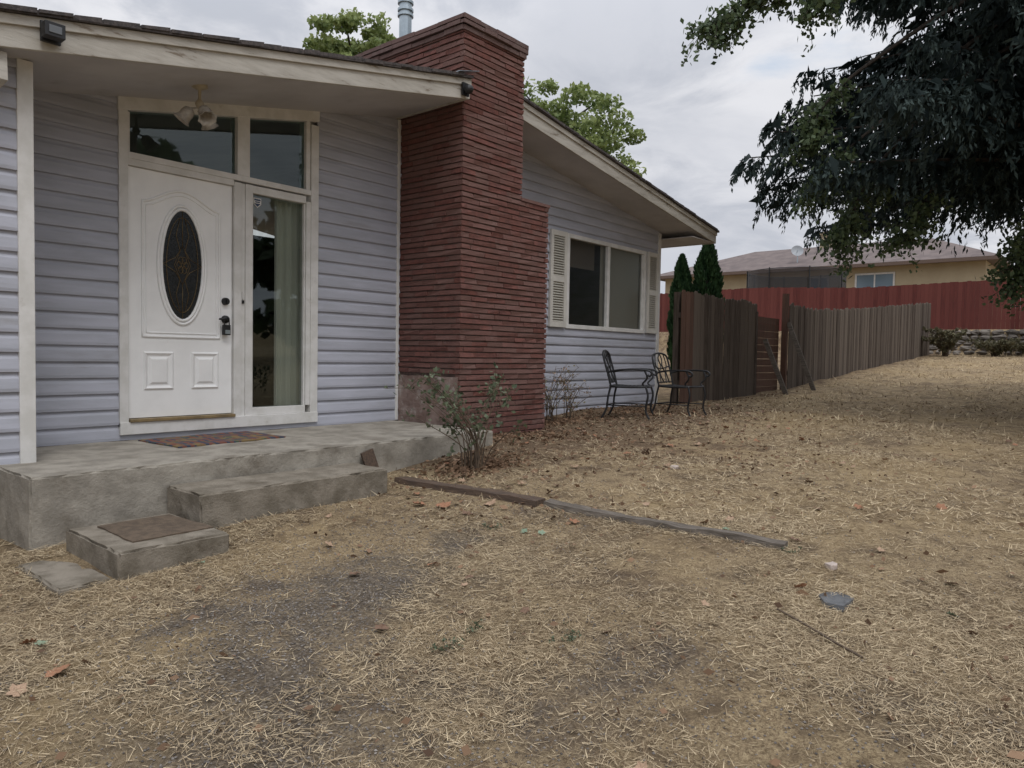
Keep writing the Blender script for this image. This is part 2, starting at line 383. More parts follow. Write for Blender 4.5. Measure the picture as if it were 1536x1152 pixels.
def frame_m(s0,s1,z0,z1,w_,h):
    for (i0,h0,i1,h1) in((0,0,w_*.4,h),(w_*.4,h,w_,.0)):
        o_=[W(s0+i0,-.005+h0,z0+i0),W(s1-i0,-.005+h0,z0+i0),W(s1-i0,-.005+h0,z1-i0),W(s0+i0,-.005+h0,z1-i0)]
        p_=[W(s0+i1,-.005+h1,z0+i1),W(s1-i1,-.005+h1,z0+i1),W(s1-i1,-.005+h1,z1-i1),W(s0+i1,-.005+h1,z1-i1)]
        mo.add(o_+p_,[(j,(j+1)%4,4+(j+1)%4,4+j) for j in range(4)])
for (a,bb) in((.125,.375),(.525,.775)):frame_m(a,bb,-.345,-.025,.035,.013)
mo.build('door_moulding',m_door,door,recalc=True)
mo=MB()
def rim(path,r=.009,closed=True):mo.tube(path,r,closed,8)
cx=.45
arch=[(.12,.10),(.78,.10),(.78,1.20)]
for i in range(1,12):
    u=i/12; arch.append((.78-u*.66,1.20+(.13*math.sin(math.pi*u)**1.6)))
arch.append((.12,1.20))
def dens(p,d=.04):
    out=[];k=len(p)
    for i in range(k):
        a,b_=Vector(p[i]),Vector(p[(i+1)%k]);m_=max(1,int((b_-a).length/d))
        for j in range(m_):out.append(tuple(a.lerp(b_,j/m_)))
    return out
arch=dens([(a,z) for a,z in arch])
rim([W(a,-.004,z) for a,z in arch],.012)
rim([W(cx+(a-cx)*.91,-.004,.68+(z-.68)*.945) for a,z in arch],.006)
cz=.71
def ell(a,bb,n=0.0,k=40):return [W(cx+a*math.cos(2*math.pi*i/k),n,cz+bb*math.sin(2*math.pi*i/k)) for i in range(k)]
rim(ell(.205,.50,-.003),.014);rim(ell(.18,.47,.0),.014)
mo.build('door_moulding',m_door,door,smooth=True)
q=MB();q.add(ell(.175,.465,-.0035),[tuple(range(40))])
q.build('oval_glass',mat('dark_leaded_glass',(.008,.010,.012),(.016,.018,.02),30,.14,bmp=.2,bscale=80),door)
q=MB();qn=-.001
def ld(path,closed=False,r=.0026):q.tube([W(a,qn,z) for a,z in path],r,closed,5)
ld([(cx+.135*math.cos(i*math.pi/20),cz+.40*math.sin(i*math.pi/20)) for i in range(40)],True)
for sx in(-1,1):
    ld([(cx+sx*.02,cz-.40),(cx+sx*.055,cz-.25),(cx+sx*.02,cz-.12),(cx+sx*.07,cz),(cx+sx*.02,cz+.12),(cx+sx*.055,cz+.25),(cx+sx*.02,cz+.40)])
    ld([(cx+sx*.165,cz),(cx+sx*.06,cz+.06),(cx,cz+.16)]);ld([(cx+sx*.165,cz),(cx+sx*.06,cz-.06),(cx,cz-.16)])
ld([(cx,cz-.45),(cx,cz-.16)]);ld([(cx,cz+.45),(cx,cz+.16)])
for k in range(6):
    a0=k*math.pi/3;ld([(cx+.02*math.cos(a0+i*2*math.pi/10)+.03*math.cos(a0),cz+.03*math.sin(a0+i*2*math.pi/10)+.045*math.sin(a0)) for i in range(10)],True,.0026)
q.build('leading',m_brass,door,smooth=True)
def disc(mb,s,n,z,r,d,k=16,mi=0):
    a=[W(s+r*math.cos(2*math.pi*i/k),n,z+r*math.sin(2*math.pi*i/k)) for i in range(k)]
    c_=[W(s+r*.9*math.cos(2*math.pi*i/k),n+d,z+r*.9*math.sin(2*math.pi*i/k)) for i in range(k)]
    mb.add(a+c_,[tuple(range(k)),tuple(range(k,2*k))]+[(i,(i+1)%k,k+(i+1)%k,k+i) for i in range(k)],mi)
q=MB();disc(q,.835,-.005,.43,.034,.03);q.box(.83,.84,.02,.04,.415,.445);q.build('deadbolt',m_black,door)
q=MB();disc(q,.835,-.005,.27,.036,.025);q.tube([W(.835,.0,.27),W(.835,.055,.27)],.012);q.tube([W(.835,.055,.27),W(.80,.06,.272),W(.75,.055,.268)],.010)
q.build('handle',m_black,door,smooth=True)
q=MB();q.box(.80,.86,.012,.05,.13,.22);q.box(.808,.852,.05,.056,.14,.175,1);q.tube([W(.812,.03,.21),W(.812,.03,.262),W(.835,.03,.285),W(.858,.03,.262),W(.858,.03,.21)],.005)
q.build('lock_box',[m_black,m_galv],door)
def pane(name,s0,s1,z0,z1,n,m_,par,z1b=None):
    q=MB();z1b=z1 if z1b is None else z1b
    q.add([W(s0,n,z0),W(s1,n,z0),W(s1,n,z1b),W(s0,n,z1)],[(0,1,2,3)]);return q.build(name,m_,par,recalc=False)
m_tglass=glassmat('transom_glass',(.45,.58,.56),.05)
pane('transom_pane',.0,.95,1.55,1.89,-.02,m_tglass,df,2.08)
pane('transom_pane',1.04,1.67,1.55,2.09,-.02,m_tglass,df,2.22)
pane('sidelight_pane',1.07,1.67,-.54,1.44,-.02,m_glass,df)
bx([(1.085,1.10,-.025,.01,-.53,1.43)],'sidelight_stop',m_trim,df);bx([(1.64,1.655,-.025,.01,-.53,1.43)],'sidelight_stop',m_trim,df)
q=MB();k=60
for i in range(k):
    a=1.40+.58*i/k;b2=1.40+.58*(i+1)/k
    h=lambda i:-.13+.022*math.sin(i*1.1)+.012*math.sin(i*.47+1)
    q.add([W(a,h(i),-.58),W(b2,h(i+1),-.58),W(b2,h(i+1),1.48),W(a,h(i),1.48)],[(0,1,2,3)])
q.build('curtain',m_curtain,house,smooth=True,recalc=False)
bx([(.985,1.0,.018,.03,.46,.53)],'doorbell',m_trim,df);bx([(.983,1.002,.018,.034,.42,.45)],'doorbell_button',m_black,df)
q=MB();sh=[(1.115,1.40),(1.195,1.40),(1.195,1.345),(1.155,1.31),(1.115,1.345)]
q.add([W(a,-.014,z) for a,z in sh],[tuple(range(5))])
q.add([W(1.155+(a-1.155)*.78,-.012,1.358+(z-1.358)*.78) for a,z in sh],[tuple(range(5))],1)
q.box(1.12,1.19,-.0115,-.0105,1.35,1.375,0);q.box(1.132,1.178,-.010,-.009,1.357,1.368,1)
q.build('security_sticker',[m_trim,mat('sticker_blue',(.03,.05,.10),None,rough=.4)],df,recalc=False)
win=MB()
win.box(5.97,6.03,-.05,.035,.39,1.74);win.box(8.13,8.19,-.05,.035,.39,1.74);win.box(6.03,8.13,-.05,.035,1.68,1.74);win.box(6.03,8.13,-.05,.035,.39,.45)
win.box(7.03,7.10,-.04,.03,.45,1.68);win.box(6.03,6.06,-.04,.015,.45,1.68);win.box(8.10,8.13,-.04,.015,.45,1.68)
window=win.build('window',m_trim,house,bevel=.004)
pane('window_pane',6.05,7.05,.44,1.69,-.015,m_glass2,window);pane('window_pane',7.08,8.12,.44,1.69,-.01,m_glass2,window)
q=MB();q.add([W(6.95,-.06,.4),W(8.3,-.06,.4),W(8.3,-.06,1.72),W(6.95,-.06,1.72)],[(0,1,2,3)]);q.build('blind',mat('pale_blind',(.85,.83,.78),None,rough=.9),window,recalc=False)
q=MB();q.add([W(5.95,-.12,1.30),W(6.88,-.12,1.30),W(6.88,-.12,1.72),W(5.95,-.12,1.72)],[(0,1,2,3)]);q.build('blind',mat('dim_blind',(.45,.40,.38),None,rough=.9),window,recalc=False)
m_louv=mat('louvre',(.42,.40,.35),None,rough=.7)
def shutter(s0,s1,z0,z1):
    q=MB();q.box(s0,s0+.06,.02,.055,z0,z1);q.box(s1-.06,s1,.02,.055,z0,z1)
    mid_=(z0+z1)/2
    for a,bb in((z0,z0+.07),(mid_-.04,mid_+.04),(z1-.07,z1)):q.box(s0+.06,s1-.06,.02,.052,a,bb)
    for za,zb in((z0+.07,mid_-.04),(mid_+.04,z1-.07)):
        z=za
        while z<zb-.01:
            q.hexa([W(s0+.06,.048,z),W(s1-.06,.048,z),W(s1-.06,.022,z+.01),W(s0+.06,.022,z+.01),W(s0+.06,.050,z+.008),W(s1-.06,.050,z+.008),W(s1-.06,.024,z+.035),W(s0+.06,.024,z+.035)],1);z+=.035
    q.build('shutter',[m_shutter,m_louv],house)
shutter(5.56,5.94,.40,1.74);shutter(8.22,8.57,.40,1.74)
# chimney
ch=MB()
SL,NF,NB=2.86,.95,-.85
def R(z):return 4.31 if z<1.71 else 3.82
ch.box(SL+.016,4.31-.016,-.05,NF-.016,-1.05,1.70,1)
ch.box(SL+.016,3.82-.016,NB+.016,NF-.016,1.70,3.35,1)
row=.0585;z=-1.03
def bricks(a,bb,fn):
    x=a-random.uniform(0,.15)
    while x<bb:
        l=random.choice([.19,.24,.30,.36]);x1=min(x+l,bb);x0=max(x,a)
        if x1-x0>.03:fn(x0+.0015,x1-.0015)
        x+=l
def rb(s0,s1,n0,n1,z0,z1,face):
    t_=random.random()
    def j():return random.uniform(-.006,.009)
    zz=[z0+random.uniform(0,.005),z0+random.uniform(0,.005),z1-random.uniform(0,.006),z1-random.uniform(0,.006)]
    if face=='n':
        o=[n1+j() for _ in range(4)]
        ch.hexa([W(s0,o[0],zz[0]),W(s1,o[1],zz[1]),W(s1,n0,z0),W(s0,n0,z0),W(s0,o[2],zz[2]),W(s1,o[3],zz[3]),W(s1,n0,z1),W(s0,n0,z1)],0,t_)
    else:
        o=[j() for _ in range(4)];e=s0 if face=='l' else s1;i_=s1 if face=='l' else s0;sg=-1 if face=='l' else 1
        ch.hexa([W(e+sg*o[0],n1,zz[0]),W(i_,n1,z0),W(i_,n0,z0),W(e+sg*o[1],n0,zz[1]),W(e+sg*o[2],n1,zz[2]),W(i_,n1,z1),W(i_,n0,z1),W(e+sg*o[3],n0,zz[3])],0,t_)
while z<3.25:
    h=row-.009+random.uniform(-.002,.002);r_=R(z+.03)
    bricks(SL+.002,r_,lambda x0,x1:rb(x0,x1,NF-.06,NF,z,z+h,'n'))
    if z>-.25:
        bricks((NB if z>1.7 else .0),NF-.004,lambda x0,x1:rb(SL+.002,SL+.06,x0,x1,z,z+h,'l'))
    bricks((NB if z>1.7 else .0),NF-.004,lambda x0,x1:rb(r_-.06,r_-.002,x0,x1,z,z+h,'r'))
    z+=row
for k_,(e,za,zb) in enumerate(((.012,3.26,3.31),(.03,3.315,3.36),(.032,3.365,3.41))):
    bricks(SL-e,3.82+e,lambda x0,x1:ch.box(x0,x1,NF-.1,NF+e+random.uniform(0,.012),za,zb-random.uniform(0,.012),2,random.random()))
    bricks(NB-e,NF+e-.01,lambda x0,x1:ch.box(SL-e-random.uniform(0,.012),SL+.1,x0,x1,za,zb-random.uniform(0,.012),2,random.random()))
    bricks(NB-e,NF+e-.01,lambda x0,x1:ch.box(3.72,3.82+e+random.uniform(0,.012),x0,x1,za,zb-random.uniform(0,.012),2,random.random()))
ch.box(SL+.05,3.77,NB+.05,NF-.05,3.33,3.40,1)
ch.box(3.80,4.325,.0,NF+.012,1.712,1.745,0,.9)
chim=ch.build('chimney',[m_brick,m_mortar,m_capb],house)
bm=bmesh.new()
k1,k2=14,12
vs=[[bm.verts.new(W(SL-.004+.008*noise.noise(Vector((i*.5,j*.5,0))),.02+(NF-.045)*i/k1,-.82+(.575+(.015*noise.noise(Vector((i*.7,3,0))) if j==k2 else 0))*j/k2)) for j in range(k2+1)] for i in range(k1+1)]
for i in range(k1):
    for j in range(k2):bm.faces.new((vs[i][j],vs[i+1][j],vs[i+1][j+1],vs[i][j+1]))
me2=bpy.data.meshes.new('chimney_base');bm.to_mesh(me2);bm.free();me2.materials.append(m_base);cb_=finish(me2,'chimney_base',parent=chim)
so_=cb_.modifiers.new('solid','SOLIDIFY');so_.thickness=.03
q=MB();q.tube([W(4.24,-1.5,2.8),W(4.24,-1.5,4.95)],.085,seg=18)
for zz in(4.55,4.62,4.72,4.84):q.tube([W(4.24,-1.5,zz),W(4.24,-1.5,zz+.03)],.108,seg=18)
q.tube([W(4.24,-1.5,4.95),W(4.24,-1.5,5.0),W(4.24,-1.5,5.08)],[.15,.15,.03],seg=18)
q.build('vent_pipe',m_galv,house)
LS,LN=.32,.55;zt=zl(LS)
def turned(mb,prof,c,seg=16,mi=0):
    vs=[];fs=[]
    for r_,zz in prof:
        for k in range(seg):
            a=2*math.pi*k/seg;vs.append((c[0]+r_*math.cos(a),c[1]+r_*math.sin(a),c[2]+zz))
    for i in range(len(prof)-1):
        for k in range(seg):fs.append((i*seg+k,i*seg+(k+1)%seg,(i+1)*seg+(k+1)%seg,(i+1)*seg+k))
    mb.add(vs,fs,mi)
q=MB();C0=W(LS,LN,zt)
turned(q,[(0,.02),(.06,.01),(.062,-.01),(.03,-.025),(.012,-.03),(.012,-.10),(.028,-.12),(.035,-.14),(.02,-.17),(.01,-.18),(.016,-.2),(.0,-.21)],C0)
lamp=q.build('ceiling_light',mat('lamp_metal',(.38,.33,.24),None,rough=.4),house,smooth=True)
m_shade=mat('shade_glass',(.50,.47,.42),(.38,.35,.31),30,rough=.25)
for k in range(3):
    a=k*2.094+.5;q=MB()
    d=Vector((math.cos(a),math.sin(a),0));c_=Vector(C0)+Vector((0,0,-.16))
    q.tube([c_,c_+d*.04+Vector((0,0,-.015)),c_+d*.065+Vector((0,0,-.02))],.008,mi=1)
    ax=(d*.6+Vector((0,0,-.8))).normalized();o=c_+d*.06+Vector((0,0,-.02));u=ax.orthogonal().normalized();w_=ax.cross(u)
    prof=[(.018,0),(.040,.015),(.048,.05),(.046,.08),(.060,.115),(.07,.12)];vs=[];fs=[]
    for r_,h in prof:
        for j in range(16):
            rr=r_*(1+.08*math.cos(j*math.pi));t_=2*math.pi*j/16;vs.append(o+ax*h+(u*math.cos(t_)+w_*math.sin(t_))*rr)
    for i in range(5):
        for j in range(16):fs.append((i*16+j,i*16+(j+1)%16,(i+1)*16+(j+1)%16,(i+1)*16+j))
    q.add(vs,fs,0);q.build('lamp_shade',[m_shade,m_fascia],lamp,smooth=True)
q=MB();zz=zl(-.886)+.09
q.box(-.945,-.835,1.079,1.10,zz-.06,zz+.06);q.beam(W(-.89,1.10,zz),W(-.89,1.14,zz-.01),.05,.05);q.box(-.95,-.84,1.12,1.19,zz-.05,zz+.035);q.box(-.93,-.86,1.19,1.195,zz-.03,zz+.015,1)
q.build('flood_light',[m_black,mat('lens',(.12,.13,.14),None,rough=.2)],house,bevel=.005)
q=MB();zz=zl(2.74)+.06;q.box(2.70,2.79,1.079,1.10,zz-.05,zz+.07);q.blob(W(2.74,1.14,zz),(.045,.05,.045),jit=0,seg=12,rings=8);q.build('security_camera',m_black,house)
# ---------------------------------------------------------------- porch and steps
def rough_box(name,s0,s1,n0,n1,z0,z1,m_,cut,**kw):
    bm=bmesh.new();bmesh.ops.create_cube(bm,size=1)
    bmesh.ops.scale(bm,vec=(s1-s0,n1-n0,z1-z0),verts=bm.verts)
    bmesh.ops.translate(bm,vec=((s0+s1)/2,-(n0+n1)/2,(z0+z1)/2),verts=bm.verts)
    def cuts(axis,c):
        lo=[s0,-n1,z0][axis];hi=[s1,-n0,z1][axis];k=max(1,int((hi-lo)/c))
        xs=[lo+(hi-lo)*i/k for i in range(1,k)]+[lo+.012,hi-.012]
        for x in xs:
            co=[0,0,0];co[axis]=x;no=[0,0,0];no[axis]=1
            bmesh.ops.bisect_plane(bm,geom=bm.verts[:]+bm.edges[:]+bm.faces[:],plane_co=co,plane_no=no)
    for a in range(3):cuts(a,cut)
    ctr=Vector(((s0+s1)/2,-(n0+n1)/2,(z0+z1)/2))
    for v in bm.verts:
        c=v.co
        dd=[min(abs(c.x-s0),abs(c.x-s1)),min(abs(c.y+n0),abs(c.y+n1)),min(abs(c.z-z0),abs(c.z-z1))]
        k=sum(1 for x in dd if x<.001)
        nv=noise.noise_vector(c*6)*.006+noise.noise_vector(c*17)*.003
        if k>=2:
            e=.006+.022*max(0,noise.noise(c*9))+.02*max(0,noise.noise(c*23))
            dv=Vector([(-math.copysign(1,(c-ctr)[i]) if dd[i]<.001 else 0) for i in range(3)])
            nv+=dv*e
        v.co+=nv
    bmesh.ops.recalc_face_normals(bm,faces=bm.faces)
    me=bpy.data.meshes.new(name);bm.to_mesh(me);bm.free();me.materials.append(m_)
    return finish(me,name,**kw)
rough_box('porch',-1.13,2.84,.0,1.45,-1.35,-.747,m_conc,.05,label='raised grey concrete porch slab with chipped edges',category='porch')
rough_box('concrete_step',-.36,1.12,1.46,1.90,-1.25,-.885,m_concd,.045,label='long worn concrete step against the porch',category='step')
rough_box('concrete_step',-1.0,-.40,1.60,2.32,-1.35,-1.035,m_concd,.045,label='loose concrete block step with brown mat on top',category='step')
rough_box('concrete_step',-1.26,-1.01,1.66,2.28,-1.4,-1.170,m_concd,.045,label='low broken concrete slab sunk in the soil',category='step')
m,t,b,N,L=nt('patterned_mat');v=coords(t);b.inputs['Roughness'].default_value=.98
wv=N.new('ShaderNodeTexWave');wv.inputs['Scale'].default_value=4;wv.inputs['Distortion'].default_value=9;wv.inputs['Detail'].default_value=3;L.new(v,wv.inputs['Vector'])
c=mixc(t,ramp(t,wv.outputs['Fac'],.35,.6),(.04,.05,.08),(.17,.06,.04));c=mixc(t,ramp(t,nz(t,v,9,3),.52,.58),c,(.19,.13,.055));c=mixc(t,ramp(t,nz(t,v,13,3),.58,.63),c,(.06,.09,.055))
L.new(c,b.inputs['Base Color']);m_mat=m
def matobj(name,pts,z,th,m_,label):
    k=14;q=MB();A,B,C_,D=[Vector(W(*p,0)) for p in pts];vs=[]
    for i in range(k+1):
        for j in range(k+1):
            u=i/k;w_=j/k;p=A*(1-u)*(1-w_)+B*u*(1-w_)+C_*u*w_+D*(1-u)*w_
            e=noise.noise(p*5)*.006+.006;p+=Vector((noise.noise(p*7)*.01,noise.noise(p*7+Vector((5,5,5)))*.01,0))
            vs.append((p.x,p.y,z+th+e*(1 if(0<i<k and 0<j<k) else .2)))
    fs=[(i*(k+1)+j,(i+1)*(k+1)+j,(i+1)*(k+1)+j+1,i*(k+1)+j+1) for i in range(k) for j in range(k)]
    n0=len(vs);bd=[i*(k+1) for i in range(k+1)]+[k*(k+1)+j for j in range(1,k+1)]+[i*(k+1)+k for i in range(k-1,-1,-1)]+[j for j in range(k-1,0,-1)]
    vs+=[(vs[i][0],vs[i][1],z) for i in bd]
    for a in range(len(bd)):
        b2=(a+1)%len(bd);fs.append((bd[a],bd[b2],n0+b2,n0+a))
    q.add(vs,fs);q.build(name,m_,label=label,category='doormat')
matobj('doormat',[(.03,.12),(1.0,.06),(1.03,.66),(.06,.74)],-.748,.010,m_mat,'multicoloured patterned doormat on the concrete porch')
matobj('doormat',[(-.86,1.68),(-.44,1.66),(-.41,2.16),(-.87,2.18)],-1.036,.008,mat('brown_mat',(.13,.095,.065),(.085,.062,.043),20,.98,bmp=.5),'worn brown mat lying on the block step')
# ---------------------------------------------------------------- chairs
def bez(pts,k=8):
    out=[];P=[Vector(p) for p in pts];n=len(P)
    for i in range(n-1):
        p0=P[max(i-1,0)];p1=P[i];p2=P[i+1];p3=P[min(i+2,n-1)]
        for j in range(k):
            u=j/k;out.append(.5*((2*p1)+(p2-p0)*u+(2*p0-5*p1+4*p2-p3)*u*u+(3*p1-p0-3*p2+p3)*u**3))
    out.append(P[-1]);return out
r0=.014
legs=[];arms=[];back=MB();seat=MB()
for sx in(-1,1):
    q=MB();q.tube(bez([(sx*.24,.24,.42),(sx*.25,.27,.3),(sx*.245,.245,.12),(sx*.26,.30,.0)]),r0);legs.append(q)
    q=MB();q.tube(bez([(sx*.22,-.22,.42),(sx*.23,-.25,.28),(sx*.24,-.27,.12),(sx*.25,-.33,.0)]),r0);legs.append(q)
    q=MB();q.tube(bez([(sx*.22,-.27,.60),(sx*.27,-.1,.635),(sx*.285,.12,.645),(sx*.285,.27,.635),(sx*.283,.315,.60),(sx*.28,.295,.565),(sx*.28,.265,.58)]),r0)
    q.tube(bez([(sx*.283,.22,.64),(sx*.275,.26,.54),(sx*.25,.20,.46),(sx*.24,.24,.42)]),r0*.9);arms.append(q)
    back.tube(bez([(sx*.22,-.22,.42),(sx*.225,-.26,.58),(sx*.23,-.31,.75),(sx*.21,-.335,.84),(sx*.12,-.345,.875),(0,-.35,.885)]),r0)
    back.tube(bez([(sx*.13,-.23,.46),(sx*.10,-.28,.62),(sx*.16,-.31,.72),(sx*.12,-.345,.87)]),.009)
    back.tube(bez([(sx*.03,-.23,.46),(sx*.08,-.28,.60),(sx*.02,-.30,.70),(sx*.05,-.33,.80),(0,-.345,.88)]),.009)
back.tube([(-.22,-.24,.47),(.22,-.24,.47)],.010);back.tube(bez([(-.225,-.295,.70),(0,-.31,.66),(.225,-.295,.70)]),.009)
seat.tube(bez([(-.24,.24,.42),(0,.265,.415),(.24,.24,.42),(.245,0,.41),(.22,-.22,.42),(0,-.23,.42),(-.22,-.22,.42),(-.245,0,.41),(-.24,.24,.42)],4),r0)
for i in range(-5,6):seat.beam((i*.042,-.22,.415),(i*.042,.25,.415),.022,.004)
for i in range(-4,5):seat.beam((-.235,i*.052,.419),(.235,i*.052,.419),.018,.004)
seat.tube([(-.245,-.26,.17),(.245,-.26,.17)],.009);seat.tube([(-.25,.25,.17),(-.24,-.26,.17)],.008);seat.tube([(.25,.25,.17),(.24,-.26,.17)],.008)
def chair(s,n,rot,label):
    e=empty('patio_chair',(s,-n,G(s,n)-.005),label,'chair','black iron patio chairs');e.rotation_euler=(0,0,rot);return e
E1=chair(5.95,1.12,math.pi+.38,'black wrought-iron patio armchair beside the siding wall')
parts=[seat.build('seat',m_black,E1,smooth=True,local=True),back.build('backrest',m_black,E1,smooth=True,local=True)]+[a.build('armrest',m_black,E1,smooth=True,local=True) for a in arms]+[l.build('leg',m_black,E1,smooth=True,local=True) for l in legs]
E2=chair(6.98,1.32,math.pi+.02,'black wrought-iron patio armchair beside the wooden fence')
for p in parts:
    o=p.copy();o.parent=E2;COL.objects.link(o)
# ---------------------------------------------------------------- fences
def picket_fence(name,s0,s1,nf,top,label,m_main,first=None,wd=.14,lean=.02):
    e=empty(name,W((s0+s1)/2,nf,G((s0+s1)/2,nf)),label,'fence','grey board fence sections')
    q=MB();s=s0
    while s<s1:
        z1=top(s)+random.uniform(-.03,.03);z0=G(s,nf)-.08;ww=wd-random.uniform(.001,.010)
        ln=random.uniform(-lean,lean);o=random.uniform(-.008,.008);c=.035
        a,b2=s,s+ww;n0,n1=nf+o,nf+.018+o
        mi=1 if (first and s<first) else 0
        pr=[(a,z0),(b2,z0),(b2+ln,z1-c),(b2-c+ln,z1),(a+c+ln,z1),(a+ln,z1-c)]
        vs=[W(x,n1,z) for x,z in pr]+[W(x,n0,z) for x,z in pr]
        q.add(vs,[tuple(range(6)),tuple(range(11,5,-1))]+[(i,(i+1)%6,6+(i+1)%6,6+i) for i in range(6)],mi,random.random()**1.5)
        s+=wd
    q.build('pickets',[m_main,m_woodr],e)
    s=s0
    while s<s1-.3:
        s2=min(s+2.4,s1)
        for h in(.35,1.5):
            q=MB();q.beam(W(s,nf-.035,G(s,nf)+h),W(s2,nf-.035,G(s2,nf)+h),.04,.09);q.build('rail',m_wood,e)
        s=s2
    s=s0+.05
    while s<=s1+.01:
        q=MB();q.box(s-.045,s+.045,nf-.15,nf-.06,G(s,nf)-.2,top(s)-.03);q.build('post',m_wood,e);s+=2.4
    return e
picket_fence('wooden_fence',8.72,11.85,.42,lambda s:1.12+.015*math.sin(s*3),'weathered grey board fence joining the house corner',m_wood,first=9.1)
picket_fence('wooden_fence',13.55,28.2,.5,lambda s:float(np.interp(s,[13.5,15,17,19,23,28.2],[1.22,1.18,1.30,1.45,1.76,2.20])),'long weathered board fence climbing the slope',m_wood)
e=empty('fence_gate',W(12.7,.35,G(12.7,.35)),'rough brown horizontal-board gate between fence posts','gate')
q=MB();z=-.72
while z<.85:
    q.box(11.98,13.38,.33+random.uniform(0,.01),.355,z,z+.141,0,random.random());z+=.145
q.build('gate_boards',m_woodr,e)
q=MB();q.box(11.88,11.97,.36,.45,-.9,.95);q.build('gate_post',m_wood,e)
q=MB();q.box(13.41,13.52,.40,.51,-.9,1.42);q.build('gate_post',m_woodr,e)
for a,zt_,nb in((12.15,.40,.98),(13.46,.80,1.10)):
    q=MB();q.beam(W(a,.53,zt_),W(a+.05,nb,G(a,nb)-.02),.09,.04,up=(1,0,0));q.build('fence_brace',m_timber,label='weathered board propped against the fence as a brace',category='wooden brace',group='fence braces')
e=empty('red_fence',W(29.6,2,1.2),'dark red painted board fence above the stone terrace','fence')
q=MB();n_=-12.
while n_<16:
    zt_=3.02+.06*math.sin(n_*.7)+random.uniform(-.02,.02)-.012*n_;q.box(29.55,29.572+random.uniform(0,.006),n_,n_+.136,1.15,zt_,0,random.random());n_+=.14
q.build('pickets',m_redf,e)
for z in(1.5,2.6):
    q=MB();q.box(29.58,29.62,-12,16,z,z+.09);q.build('rail',m_redf,e)
q=MB()
for lay in range(5):
    n_=.3
    while n_<13:
        l=random.uniform(.2,.5);z0=.24+lay*.19
        q.blob(W(28.72+lay*.08,n_+l/2,z0+.1),(.16,l*.52,.11),tint=random.random(),jit=.3);n_+=l
q.build('retaining_wall',m_stone,label='low rough stone retaining wall below the red fence',category='wall')
# ---------------------------------------------------------------- neighbour house
nh=empty('neighbour_house',W(50,-10,2.9),'beige single-storey house with brown hip roof beyond the fence','house')
q=MB();q.box(45,55,-19.5,.0,2.5,5.62);q.build('wall',m_nwall,nh)
q=MB();z0=5.62
P=[W(44.2,-20.4,z0),W(44.2,.8,z0),W(55.8,.8,z0),W(55.8,-20.4,z0),W(50,-15,7.8),W(50,-3.6,7.8)]
P2=[(p[0],p[1],p[2]+.14) for p in P[:4]]
q.add(P[:4]+P2+P[4:],[(0,1,2,3),(0,1,5,4),(1,2,6,5),(2,3,7,6),(3,0,4,7),(4,5,9,8),(5,6,9),(6,7,8,9),(7,4,8)])
nroof=q.build('roof',m_nroof,nh)
q=MB();q.box(44.14,44.2,-20.4,.8,5.55,5.74);q.build('gutter',mat('brown_gutter',(.12,.08,.06),None,rough=.6),nroof)
q=MB();q.box(49.6,50.5,-10.3,-9.4,7.3,8.55);q.box(49.5,50.6,-10.4,-9.3,8.55,8.72);q.build('chimney',m_nwall,nroof)
m_psky=mat('pane_sky',(.16,.22,.27),None,rough=.08)
for (na,nb,za,zb) in((-6.6,-4.6,4.1,5.15),(-9.3,-8.3,3.9,5.1),(-18.6,-16.2,3.6,5.1)):
    q=MB();q.box(44.95,44.99,na-.1,nb+.1,za-.1,za);q.box(44.95,44.99,na-.1,nb+.1,zb,zb+.1);q.box(44.95,44.99,na-.1,na,za,zb);q.box(44.95,44.99,nb,nb+.1,za,zb);q.box(44.955,44.985,(na+nb)/2-.04,(na+nb)/2+.04,za,zb)
    wo=q.build('window',m_trim,nh);pq=MB();pq.box(44.965,44.975,na,nb,za,zb);pq.build('window_pane',m_psky,wo)
e=empty('satellite_dish',W(45.6,-10.4,6.2),'small grey satellite dish on a mast above the roof','satellite dish')
q=MB();vs=[];fs=[];ax=Vector((-.8,-.45,.4)).normalized();u=ax.orthogonal().normalized();w_=ax.cross(u);o=Vector(W(45.5,-10.4,6.95))
for i in range(6):
    r_=.38*i/5
    for j in range(18):
        a=j*math.pi/9;vs.append(o+ax*(r_*r_*.7)+(u*math.cos(a)+w_*math.sin(a))*max(r_,.001))
for i in range(5):
    for j in range(18):fs.append((i*18+j,i*18+(j+1)%18,(i+1)*18+(j+1)%18,(i+1)*18+j))
q.add(vs,fs);q.build('dish',mat('dish_grey',(.30,.32,.34),None,rough=.5),e,smooth=True)
q=MB();q.tube([W(45.6,-10.4,6.0),W(45.6,-10.4,6.9)],.035);q.tube([o,o+ax*.35-Vector((0,0,.1))],.02);q.build('mast',m_galv,e)
e=empty('trampoline',W(33,-6.1,G(33,-6.1)),'trampoline with black safety net behind the red fence','trampoline')
gz0=G(33,-6.1)
def ring(z,r_,k=24):return[W(33+r_*math.cos(2*math.pi*i/k),-6.1+r_*math.sin(2*math.pi*i/k),z) for i in range(k)]
q=MB();q.tube(ring(gz0+.85,2.2),.035,True);q.tube(ring(gz0+2.75,2.2),.02,True)
for i in range(8):
    a=i*math.pi/4+.2;x,y=33+2.25*math.cos(a),-6.1+2.25*math.sin(a)
    q.tube([W(x,y,gz0-.05),W(x,y,gz0+2.8)],.03)
q.build('frame',m_black,e)
mm,t,b,N,L=nt('net');b.inputs['Base Color'].default_value=(.015,.015,.018,1);b.inputs['Alpha'].default_value=.70
q=MB();a_=ring(gz0+.9,2.2);b_=ring(gz0+2.72,2.2)
q.add(a_+b_,[(i,(i+1)%24,24+(i+1)%24,24+i) for i in range(24)]);q.build('net',mm,e,recalc=False)
